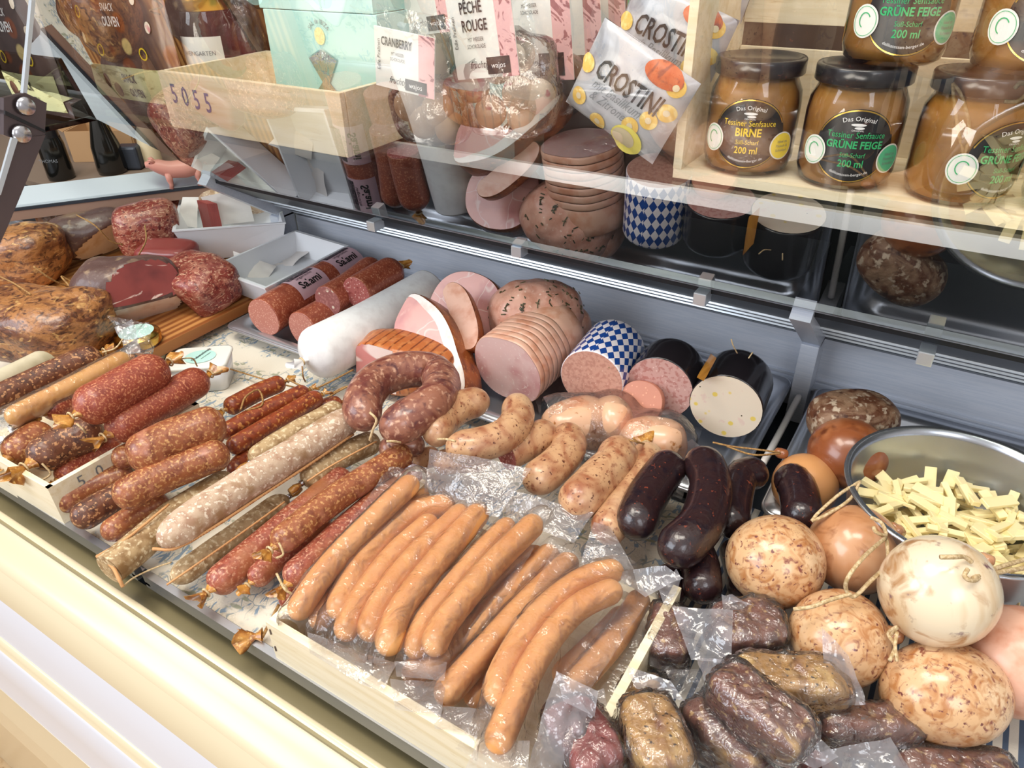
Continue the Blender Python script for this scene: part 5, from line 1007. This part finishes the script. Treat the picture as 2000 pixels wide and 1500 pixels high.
def minibox(x0, x1, y, dpt, z0, z1, label, win, lid=False):
    xc = (x0 + x1) / 2; f = lambda u, v, h: (u, y - .0004 - h, v)
    ps = [('carton', bbox((xc, y + dpt / 2, (z0 + z1) / 2), (x1 - x0, dpt, z1 - z0), 'mint', bev=.001))]
    if win:
        zc = z0 + (z1 - z0) * .44; w = (x1 - x0) * .135; k = (z1 - z0)
        hour = [(xc + .0, zc + k * .26), (xc + w, zc + k * .17), (xc + w * .25, zc - k * .04), (xc + w * .9, zc - k * .16), (xc + w * .9, zc - k * .28), (xc - w * .9, zc - k * .28), (xc - w * .9, zc - k * .16), (xc - w * .25, zc - k * .04), (xc - w, zc + k * .17)]
        g = G('mint_dark', True); g.add([f(u, v, .0003) for u, v in hour], [tuple(range(9))]); g2 = G('mint_window', True)
        g2.add([f(xc + (u - xc) * .93, zc + (v - zc) * .95, .0008) for u, v in hour], [tuple(range(9))]); ps.append(('window', g, [('window_film', g2)]))
        ps.append(('sun_print', mapg(disc2(.0065, .0075, 'sun', 30, 3, xc, z0 + k * .80, .0004), f)))
        ps.append(('lettering', mapg(text2('SAL de IBIZA', .0058, 'txt_grey', xc, z0 + k * .80 + .0125, .0004, arc=.0135, sx=.9), f)))
    else:
        ps.append(('lettering', mapg(text2('SAL de IBIZA', .0058, 'txt_grey', xc, z0 + (z1 - z0) * .22, .0004, arc=-.018), f)))
    return thing('mint_carton', label, 'carton', ps, 'mint green cartons')
T['mint_dark'] = M('mint_dark', (120, 160, 154), [('noise', 60, .5, .6, (176, 206, 200))], .3, coat=.3)
f5 = PYf(yc + .062); mx0, mx1 = f5(528, 100)[0], min(f5(750, 100)[0], cx1 - .0075); mz1 = float(f5(640, 24)[2])
minibox(float(mx0), float(mx1), yc + .062, .062, ZS + .006, mz1, 'mint green carton with an hourglass window standing in the wooden crate', True)
minibox(float(mx0) - .004, float(mx1) - .003, yc + .062, .062, mz1 + .0005, mz1 + .075, 'mint green carton stacked on top of the windowed one', False)
minibox(float(mx1) + .012, float(mx1) + .085, yc + .15, .06, ZS + .001, ZS + .115, 'mint green carton behind the crate next to the white sweets', False)
# ---- gold-lid snack jar, brown bag, olive pouches
def shelf_xy(px, py, Y): q = PY(px, py, Y); return float(q[0]), float(q[2])
def gardenjar():
    x, z = shelf_xy(415, 90, .56); r = .030; z0 = ZS + .001; y = .56
    fn = lambda u, v, h: np.array([x + (r + .0005 + h) * math.sin(u / r + rad(22)), y - (r + .0005 + h) * math.cos(u / r + rad(22)), z0 + v])
    ps = [('glass_body', lathe([(0, 0), (r * .9, 0), (r, .005), (r, .085), (r * .9, .095), (r * .86, .102)], (x, y, z0), 'glass', 36)), ('nuts', lathe([(0, .003), (r * .93, .003), (r * .93, .05), (0, .055)], (x, y, z0), 'chilli', 24)),
          ('lid', lathe([(0, .122), (r * .88, .122), (r * .93, .118), (r * .93, .100), (r * .86, .099)], (x, y, z0), 'gold', 36)),
          ('label', mapg(grid2(.052, .048, 16, 8, 'sticker_white'), lambda u, v, h: fn(u, v + .052, h)), [('lettering', mapg(text2('WEINGARTEN', .0062, 'txt_grey', 0, .060, .0004, sx=.9), fn)), ('nut_print', mapg(join(disc2(.007, .009, 'chilli', 20, 3, -.012, .035, .0003), disc2(.005, .008, 'chilli', 20, 3, .012, .036, .0003)), fn))])]
    thing('snack_jar', 'glass snack jar with gold lid and white label behind the wooden crate', 'jar', ps)
gardenjar()
def pouch(name, label, cat, c, U, Vv, w, h, th, mat, decals=(), group=None, e=3.2, seed=1):
    """pillow pouch in the plane U,V centred c; decals: (part name, list of flat G in uv)"""
    U = np.array(U, float); Vv = np.array(Vv, float); N = np.cross(U, Vv); N /= np.linalg.norm(N)
    def zf(u, v):
        a = max(0, 1 - abs(2 * u / w) ** e); b = max(0, 1 - abs(2 * v / h) ** e); return th * (a * b) ** .6 + .0015 * noise.noise(Vector((u * 40 + seed, v * 40, 0)))
    def pt(u, v, s, off=0): return c + U * u * (1 - .06 * abs(2 * v / h) ** 2 * 0) + Vv * v + N * (s * zf(u, v) + off)
    n = 26; g = G(mat); V = []
    for s in (1, -1):
        for j in range(n + 1):
            for i in range(n + 1): V.append(pt(-w / 2 + w * i / n, -h / 2 + h * j / n, s))
    m = (n + 1) ** 2; Fc = []
    for j in range(n):
        for i in range(n):
            a = j * (n + 1) + i; Fc.append((a, a + 1, a + n + 2, a + n + 1)); Fc.append(tuple(m + q for q in (a + n + 1, a + n + 2, a + 1, a)))
    g.add(V, Fc); subs = []
    for nm, gg in decals: subs.append((nm, mapg(gg, lambda u, v, hh: pt(u, v, 1, .0005 + hh))))
    if decals: return thing(name, label, cat, [('pouch', g)] + subs, group)
    return thing(name, label, cat, [('pouch', g)], group)
def olive_pouch(pxl, pxr, pyb, pyt, Y, label, zoff=0, lean=0):
    xl, zb = shelf_xy(pxl, pyb, Y); xr, _ = shelf_xy(pxr, pyb, Y); _, zt = shelf_xy((pxl + pxr) / 2, pyt, Y); zb = max(zb, ZS + .001) if zoff == 0 else zb
    w, h = xr - xl, zt - zb + .05
    def uv(u, v): return u * w / 2, -h / 2 + v * h
    band = grid2(w * .92, h * .24, 20, 8, 'band_green'); band = mapg(band, lambda u, v, z: (u, v - h * .5 + h * .16, .0006))
    t1 = join(text2('SNACK', .0125, 'txt_black', w * .02, -h * .5 + h * .20, .0014, sx=.6, bold=.0003), text2('OLIVEN', .0125, 'txt_black', w * .05, -h * .5 + h * .10, .0014, sx=.6, bold=.0003))
    ol = join(disc2(.006, .008, 'chocolate', 18, 3, -w * .24, -h * .5 + h * .17, .0010), disc2(.006, .008, 'chocolate', 18, 3, -w * .15, -h * .5 + h * .11, .0011))
    t2 = join(text2('SNACK', .011, 'txt_white', 0, h * .16, .0008, sx=.6, shear=.3), text2('OLIVEN', .0135, 'txt_white', .001, h * .07, .0008, sx=.6, bold=.0003))
    pit = join(*[disc2(.0038, .0058, 'truffle', 14, 2, w * a, h * b, .0008) for a, b in ((.28, .22), (.36, .05), (-.3, .28), (-.38, -.05))]); rg = join(*[ring2(.006, .0065, .0016, 'txt_yellow', 16, w * a, h * b, .0009) for a, b in ((-.36, .12), (.26, -.12), (-.2, -.12))])
    pouch('snack_pouch', label, 'pouch', np.array([(xl + xr) / 2, Y, zb + h / 2]), (1, 0, 0), (0, 0, 1), w, h, .012, 'pouch_dark', [('green_band', band), ('lettering', t1), ('olive_print', ol), ('white_lettering', t2), ('nut_print', pit), ('pepper_print', rg)], 'dark pouches of snack olives')
olive_pouch(205, 372, 212, 10, .52, 'dark snack olive pouch with green band, next to the 5055 crate')
olive_pouch(38, 140, 212, 20, .44, 'dark snack olive pouch with green band, farthest left')
thing('roasted_snack_bag', 'clear bag of amber brown snacks between the two olive pouches', 'bag', [('contents', lump(PY(170, 60, .60) + [0, 0, .005], (.036, .016, .055), 'amber', None, 3, .15, 40, 3)[0]), ('film', lump(PY(170, 60, .60) + [0, 0, .008], (.039, .019, .062), 'film_tight', None, 3, .15, 40, 3)[0])])
x, z = shelf_xy(470, 110, .60)
thing('snack_bag', 'crinkled clear bag of dark brown snacks left of the mint cartons', 'bag', [('contents', lump((x, .60, ZS + .055), (.030, .016, .042), 'chocolate', None, 3, .25, 50, 5)[0]), ('film', lump((x, .60, ZS + .060), (.034, .020, .049), 'film_tight', None, 3, .2, 50, 5)[0])])
# ---- truffle bags with header cards
def truffles(name, label, balls, Y, card, lines, roll, cw, chh, bm, r=.0135, cone=None, price=None):
    ps = []; cs = [PY(bx, by, Y + dy) for bx, by, dy in balls]
    for k, c in enumerate(cs): ps.append(('truffle', lump(c, (r, r, r), bm, None, 2, .04, 60, k, 22, 16)[0]))
    m = sum(cs) / len(cs); ext = np.ptp(np.array(cs), axis=0) / 2
    ps.append(('film', lump(m + [0, 0, .004], (ext[0] + r * 1.25, max(ext[1], .006) + r * 1.25, ext[2] + r * 1.35), 'bag_clear', None, 3, .12, 40, 3, 36, 26)[0]))
    o = PY(card[0], card[1], Y - r - .006); U = RIGHT * math.cos(rad(18)) - AWAY * math.sin(rad(18)); U = XA * math.cos(rad(roll)) + UP * math.sin(rad(roll)); Vv = -XA * math.sin(rad(roll)) + UP * math.cos(rad(roll)); N = -YA
    f = frame_fn(o, U, Vv, N)
    cd_ = bbox(o, (cw, chh, .0008), 'sticker_white', np.stack([U, Vv, N], 1), bev=.0002, seg=1)
    pk = mapg(grid2(cw * .26, chh, 4, 8, 'pink_print'), lambda u, v, h: f(u + cw * .37, v, .0007)); bk_ = mapg(grid2(cw * .36, chh * .20, 3, 3, 'txt_black'), lambda u, v, h: f(u + cw * .20, v - chh * .36, .0010))
    tx = []
    for i, (t, s, dx, dy) in enumerate(lines): tx.append(text2(t, s, 'txt_black', -cw * .12 + dx, chh * .28 + dy, .0012, sx=.62, bold=.0002 if s > .007 else 0))
    tx.append(text2('fruchtig', .0075, 'txt_grey', -cw * .10, -chh * .34, .0012, shear=.4, sx=.8)); tx.append(text2('Edle Pralinen', .0045, 'txt_grey', -cw * .42, chh * .05, .0012, rot=rad(90)))
    wt = mapg(text2('wajos', .0058, 'txt_white', cw * .20, -chh * .36, .0014), f)
    ps.append(('header_card', cd_, [('pink_pattern', pk), ('dark_patch', bk_), ('lettering', mapg(join(*tx), f)), ('patch_lettering', wt)]))
    if cone: ps.append(cone)
    ps.append(('bag_top', flap([o - U * cw * .62 - Vv * chh * .4 + YA * .012, o + U * cw * .62 - Vv * chh * .4 + YA * .012, o + U * cw * .60 + Vv * chh * .8 + YA * .010, o - U * cw * .60 + Vv * chh * .8 + YA * .010], 'bag_clear', .003, 4)))
    thing(name, label, 'sweets bag', ps, 'cellophane bags of chocolate truffles')
truffles('truffle_bag', 'truffle bag with a PÊCHE ROUGE card and pink-flecked white balls', [(925, 168, .0), (1012, 108, .0), (1012, 182, -.004), (958, 218, .0), (1022, 228, .008), (1052, 188, .006), (972, 130, .010)], .53, (942, 68), [('PÊCHE', .0115, 0, .002), ('ROUGE', .0115, .0015, -.0105), ('MIT WEISSER', .0042, .001, -.0200), ('SCHOKOLADE', .0042, .001, -.0250)], -12 + 20, .060, .062, 'truffle')
truffles('truffle_bag', 'truffle bag with a CRANBERRY card and brown balls beside the mint cartons', [(800, 205, 0), (855, 215, 0), (828, 238, .0), (880, 250, .004)], .50, (790, 122), [('CRANBERRY', .0088, 0, 0), ('MIT WEISSER', .0036, .001, -.008), ('SCHOKOLADE', .0036, .001, -.012)], -14 + 8, .060, .045, 'kraft')
truffles('truffle_bag', 'truffle bag of smooth cream balls behind the CRANBERRY card', [(805, 78, 0), (848, 60, .0), (858, 110, .0), (828, 118, .01)], .60, (825, -5), [], 8, .058, .060, 'truffle_cream', r=.0155)
truffles('truffle_bag', 'truffle bag with a WHISKY card behind the PÊCHE ROUGE one', [(1065, 150, 0), (1100, 170, 0), (1085, 195, 0)], .60, (1045, 45), [('WHISKY', .0105, .006, .000), ('€ 6,95', .0075, .018, .000), ('MIT WEISSER', .0042, .004, -.012), ('SCHOKOLADE', .0042, .004, -.017)], 6, .068, .090, 'chocolate')
truffles('truffle_bag', 'truffle bag whose pink patterned card ends in RRY', [(1120, 165, 0), (1145, 185, 0)], .66, (1110, 50), [('CHERRY', .0100, .004, 0)], 6, .066, .095, 'chocolate')
truffles('truffle_bag', 'rearmost truffle bag of the row, beside the chrome shaker', [(1165, 150, 0), (1190, 165, 0)], .70, (1160, 30), [], 6, .064, .10, 'chocolate')
# ---- crostini pouches
def crostini(label, px, py, Y, w, h, roll, th=.012, face=0, seed=1):
    c = PY(px, py, Y); A = XA * math.cos(rad(face)) + YA * math.sin(rad(face)); U = A * math.cos(rad(roll)) + UP * math.sin(rad(roll)); Vv = -A * math.sin(rad(roll)) + UP * math.cos(rad(roll))
    dn = [disc2(.0072, .0066, 'crostino', 20, 3, w * a, h * b, .0006) for a, b in ((-.38, -.30), (-.12, -.42), (.18, -.22), (.40, .10), (.36, .36), (-.44, .05), (.30, -.06))]
    hol = [disc2(.0026, .0024, 'truffle_cream', 12, 2, w * a, h * b, .0010) for a, b in ((-.38, -.30), (-.12, -.42), (.18, -.22), (.40, .10), (.36, .36), (.30, -.06))]
    lm = [disc2(.014, .012, 'lemon', 24, 3, w * .20, -h * .40, .0012), disc2(.010, .008, 'truffle_cream', 20, 3, w * .17, -h * .39, .0016)]
    ch_ = [disc2(.016, .008, 'chilli', 24, 3, w * .22, h * .40, .0010)]
    t = [text2('CROSTINI', .021, 'txt_black', 0, h * .10, .0014, sx=.62, shear=.2, bold=.0004)]
    t2 = [text2('mit Basilikum', .0105, 'txt_grey', -.004, -h * .06, .0014, shear=.45, sx=.8), text2('& Zitrone', .0105, 'txt_grey', -.008, -h * .18, .0014, shear=.45, sx=.8)]
    pouch('crostini_pouch', label, 'pouch', c, U, Vv, w, h, th, 'pouch_marble', [('crostini_print', join(*dn)), ('crostini_centres', join(*hol)), ('lemon_print', lm[0]), ('lemon_centre', lm[1]), ('chilli_print', ch_[0]), ('lettering', join(*t)), ('script_lettering', join(*t2))], 'grey crostini pouches', seed=seed)
crostini('grey crostini pouch with lemon print leaning in front, leftmost of the three', 1230, 182, .545, .088, .070, -27, seed=2)
crostini('grey crostini pouch directly behind the front one', 1306, 88, .60, .088, .074, -20, seed=3)
crostini('grey crostini pouch highest at the back beside the wooden jar box', 1345, 15, .66, .094, .080, -14, seed=4)
# ---- can, carton, rear things
q = PY(1196, 80, .80)
thing('chrome_shaker', 'small mirror-bright metal shaker behind the truffle bags', 'shaker', [('shaker', lathe([(0, 0), (.014, 0), (.014, .070), (.0128, .071), (.0128, .074), (.014, .075), (.014, .088), (.012, .092), (0, .093)], (q[0], .80, float(PY(1196, 112, .80)[2])), 'clip', 28))])
q = PY(1222, 28, 1.0)
ctn = bbox((q[0], 1.03, q[2] - .01), (.040, .04, .085), 'carton_green', bev=.001); T['carton_green'] = M('carton_green', (44, 130, 78), [('noise', 20, .55, .6, (58, 150, 92))], .4)
lt = mapg(join(text2('Bio', .008, 'txt_white', 0, -.004, .0006), text2('Tomate', .006, 'txt_white', 0, -.012, .0006)), lambda u, v, h: (q[0] + u, 1.0096 - h, q[2] + v)) if False else G('txt_white', True)
stp = G('txt_white', True)
for k in range(4): box(stp, (q[0] - .008, 1.0098, q[2] - .002 - .005 * k), (.016, .0004, .0010))
thing('drink_carton', 'small green drink carton on the rear shelf above the chrome shaker', 'carton', [('carton', ctn), ('white_stripes', stp)])
# rear furniture
thing('wall_back', None, None, [('wall_back', bbox((-1.2, 2.3, .5), (4.8, .06, 3.2), 'dark_wall', bev=.01))], kind='structure')
thing('floor', None, None, [('floor', bbox((-1.2, .6, -.93), (6.5, 6.0, .05), 'tile', bev=.002))], kind='structure')
q = PY(1205, 20, 1.25); lv = []
for k in range(8): lv.append(('slat', bbox((q[0] + .02, 1.25 + .0, q[2] - .12 + k * .026), (.36, .018, .020), 'orange_wall', rotx(rad(20)), bev=.002)))
lv.append(('backing', bbox((q[0] + .02, 1.27, q[2] - .03), (.38, .01, .24), 'orange_wall', bev=.001)))
thing('louvre_screen', 'warm orange slatted panel between the bags and the crostini', 'panel', lv)
# neighbouring counter beyond the rail with bottles
ZB = -.022
def stand(px, py): q = P(px, py, ZB); return float(q[0]), float(q[1])
thing('side_counter', 'dark counter top beyond the rail carrying bottles and a cardboard box', 'counter', [('body', prism([(-3.2, .78), (-1.46, .78), (-1.46, 1.7), (-3.2, 1.7)], -.90, -.036, 'dark_wall')), ('worktop', prism([(-3.2, .78), (-1.46, .78), (-1.46, 1.7), (-3.2, 1.7)], -.0355, -.0225, 'wall_grey'))])
def bottle(name, label, px, py, prof, mats, extra=()):
    x, y = stand(px, py); ps = [(nm, lathe(pr, (x, y, ZB), mt, 28)) for nm, pr, mt in zip(('bottle', 'cap'), prof, mats)]
    thing(name, label, 'bottle', ps + [(n_, mapg(g_, lambda u, v, h: np.array([x, y, ZB]) + RIGHT * u - AWAY * (h) + UP * v)) for n_, g_ in extra])
bottle('wine_bottle', 'dark wine bottle with black capsule behind the rail', 122, 348, [[(0, 0), (.026, 0), (.028, .006), (.027, .075), (.024, .09)], [(.0245, .06), (.0225, .10), (.022, .135), (.0235, .136), (.0235, .142), (0, .143)]], ['bottle_dark', 'black_lid'], [('lettering', text2('THOMAS', .010, 'txt_grey', 0, .045, .0285))])
bottle('tall_bottle', 'slim dark glass bottle standing right of the capsule bottle', 222, 336, [[(0, 0), (.030, 0), (.032, .01), (.030, .06), (.017, .11), (.011, .15), (.011, .19)], [(.012, .16), (.012, .195), (0, .196)]], ['bottle_dark', 'bottle_dark'])
bottle('cream_bottle', 'pale cream bottle behind the toy pig', 300, 322, [[(0, 0), (.020, 0), (.022, .006), (.021, .07), (.014, .085), (.011, .095)], [(.013, .09), (.013, .115), (0, .116)]], ['truffle_cream', 'gold'])
x, y = stand(160, 345); cbx = G('kraft', True); RB = CR
for a, b in (((0, -.05, .035), (.15, .003, .07)), ((0, .05, .035), (.15, .003, .07)), ((-.0765, 0, .035), (.003, .097, .07)), ((.0765, 0, .035), (.003, .097, .07)), ((0, 0, .002), (.15, .097, .003))): box(cbx, np.array([x, y, ZB]) + AWAY * .17 + RB @ np.array(a), b, RB)
cc_ = np.array([x, y, ZB]) + AWAY * .17
thing('cardboard_box', 'open cardboard box behind the dark bottle', 'box', [('box', cbx), ('flap', bbox(cc_ + RB @ np.array([-.10, 0, .085]), (.05, .095, .003), 'kraft', RB @ roty(rad(40)), bev=.0005)), ('flap', bbox(cc_ + RB @ np.array([.10, 0, .085]), (.05, .095, .003), 'kraft', RB @ roty(rad(-40)), bev=.0005))])
T['jug_red'] = M('jug_red', (190, 78, 42), rough=.4, coat=.2)
x, y = stand(190, 300); x, y = x - .10, y + .18
thing('orange_jug', 'orange-red jug standing far behind the bottles', 'jug', [('jug', lathe([(0, 0), (.05, 0), (.065, .05), (.06, .13), (.05, .19), (.054, .195)], (x, y, ZB), 'jug_red', 32)), ('handle', tube([(x + .06, y, .03), (x + .10, y, .06), (x + .095, y, .12), (x + .05, y, .13)], .006, 'jug_red'))])
x, y = stand(262, 328)
thing('grey_caddy', 'small blue-grey plastic caddy left of the toy pig', 'caddy', [('caddy', bbox((x, y, ZB + .026), (.052, .04, .052), 'navy', CR, bev=.010, seg=4)), ('badge', mapg(ring2(.006, .006, .0015, 'clip'), lambda u, v, h: np.array([x, y, ZB + .036]) + RIGHT * (u - .010) + UP * v - AWAY * (.0206 + h)))])
x, y = stand(70, 300); x, y = x - .25, y + .22
thing('grey_appliance', 'dark grey rounded appliance far behind the bottles at the left', 'appliance', [('housing', bbox((x, y, .03), (.26, .16, .10), 'appliance', CR, bev=.03, seg=5)), ('lid', bbox((x, y, .088), (.22, .14, .012), 'clip', CR, bev=.004))])
thing('wall_left', None, None, [('wall_left', bbox((-3.6, .6, .5), (.06, 4.5, 3.2), 'dark_wall', bev=.01))], kind='structure')
# ---- toy pig on the rail
pc = P(356, 366, zR); pl = m_of(pc, 104); pz = float(zR) + .002
pd = -np.array(dv); pd /= np.linalg.norm(pd); pn = np.cross(UP, pd)
base = np.array([pc[0], pc[1], 0]) + nv * .0055; base[2] = zR
pv = lambda f, s, u: tuple(base + pd * f * pl + pn * s * pl + UP * u * pl)
spine = [pv(-.44, 0, .35), pv(-.40, 0, .35), pv(-.30, 0, .34), pv(-.12, 0, .32), pv(.10, 0, .33), pv(.22, 0, .37), pv(.32, 0, .42), pv(.41, 0, .45), pv(.47, 0, .465), pv(.52, 0, .47), pv(.525, 0, .47)]
srad = [r * pl for r in (.03, .11, .155, .165, .155, .14, .125, .095, .060, .052, .03)]
po = bpy.data.objects.new('toy_pig', None); COL.objects.link(po); po.location = base
po['label'] = 'small pink plastic toy pig standing on the silver rail'; po['category'] = 'toy'
raw('body', sweep(spine, srad, 20, 'pig').mesh('body', base), po)
for f_, s_ in ((-.33, .075), (-.33, -.075), (.17, .075), (.17, -.075)):
    raw('leg', sweep([pv(f_, s_, .30), pv(f_ + .01, s_, .16), pv(f_, s_, .08), pv(f_ + .015, s_, .0)], [.075 * pl, .055 * pl, .036 * pl, .038 * pl], 10, 'pig').mesh('leg', base), po)
for s in (1, -1):
    e = G('pig'); e.add([pv(.36, s * .05, .52), pv(.42, s * .11, .53), pv(.45, s * .09, .60), pv(.40, s * .04, .57)], [(0, 1, 2, 3)]); e = sweep([pv(.36, s * .06, .50), pv(.41, s * .085, .55), pv(.46, s * .09, .55)], [.03 * pl, .035 * pl, .008 * pl], 8, 'pig'); raw('ear', e.mesh('ear', base), po)
    raw('eye', lump(pv(.44, s * .075, .50), (.010 * pl,) * 3, 'txt_black', nu=10, nv=8)[0].mesh('eye', base), po)
raw('tail', tube([pv(-.46, 0, .38), pv(-.50, .02, .40), pv(-.52, 0, .37), pv(-.50, -.02, .36)], .010 * pl, 'pig').mesh('tail', base), po)
# ---- hinge arm of the pane at the far left
XH = -.47
arm = lambda pts, t, m: extr([PX(x, y, XH) for x, y in pts], (t, 0, 0), m)
hp = [('hinge_plate', arm([(0, 190), (42, 180), (84, 200), (80, 262), (62, 285), (0, 262)], .004, 'bracket')), ('lower_arm', arm([(28, 268), (80, 262), (6, 440), (-30, 520), (-60, 500)], .005, 'bracket'), [('light_strip', extr([PX(x, y, XH + .006) for x, y in ((20, 268), (32, 270), (-2, 380), (-12, 380))], (.002, 0, 0), 'alu_edge'))]),
      ('glass_edge_strip', arm([(56, 0), (64, 0), (46, 196), (38, 196)], .003, 'alu_edge'))]
for bx_, by_ in ((50, 208), (42, 262)):
    bp = PX(bx_, by_, XH + .006); hp.append(('bolt', lathe([(0, .003), (.004, .0028), (.0052, .001), (.0052, 0)], bp, 'clip', 20, roty(rad(90)))))
hp.append(('slot', arm([(0, 214), (78, 252), (80, 258), (0, 222)], .0055, 'black_lid')))
thing('hinge_arm', 'metal hinge arm with two bolts at the left edge', 'hinge', hp)
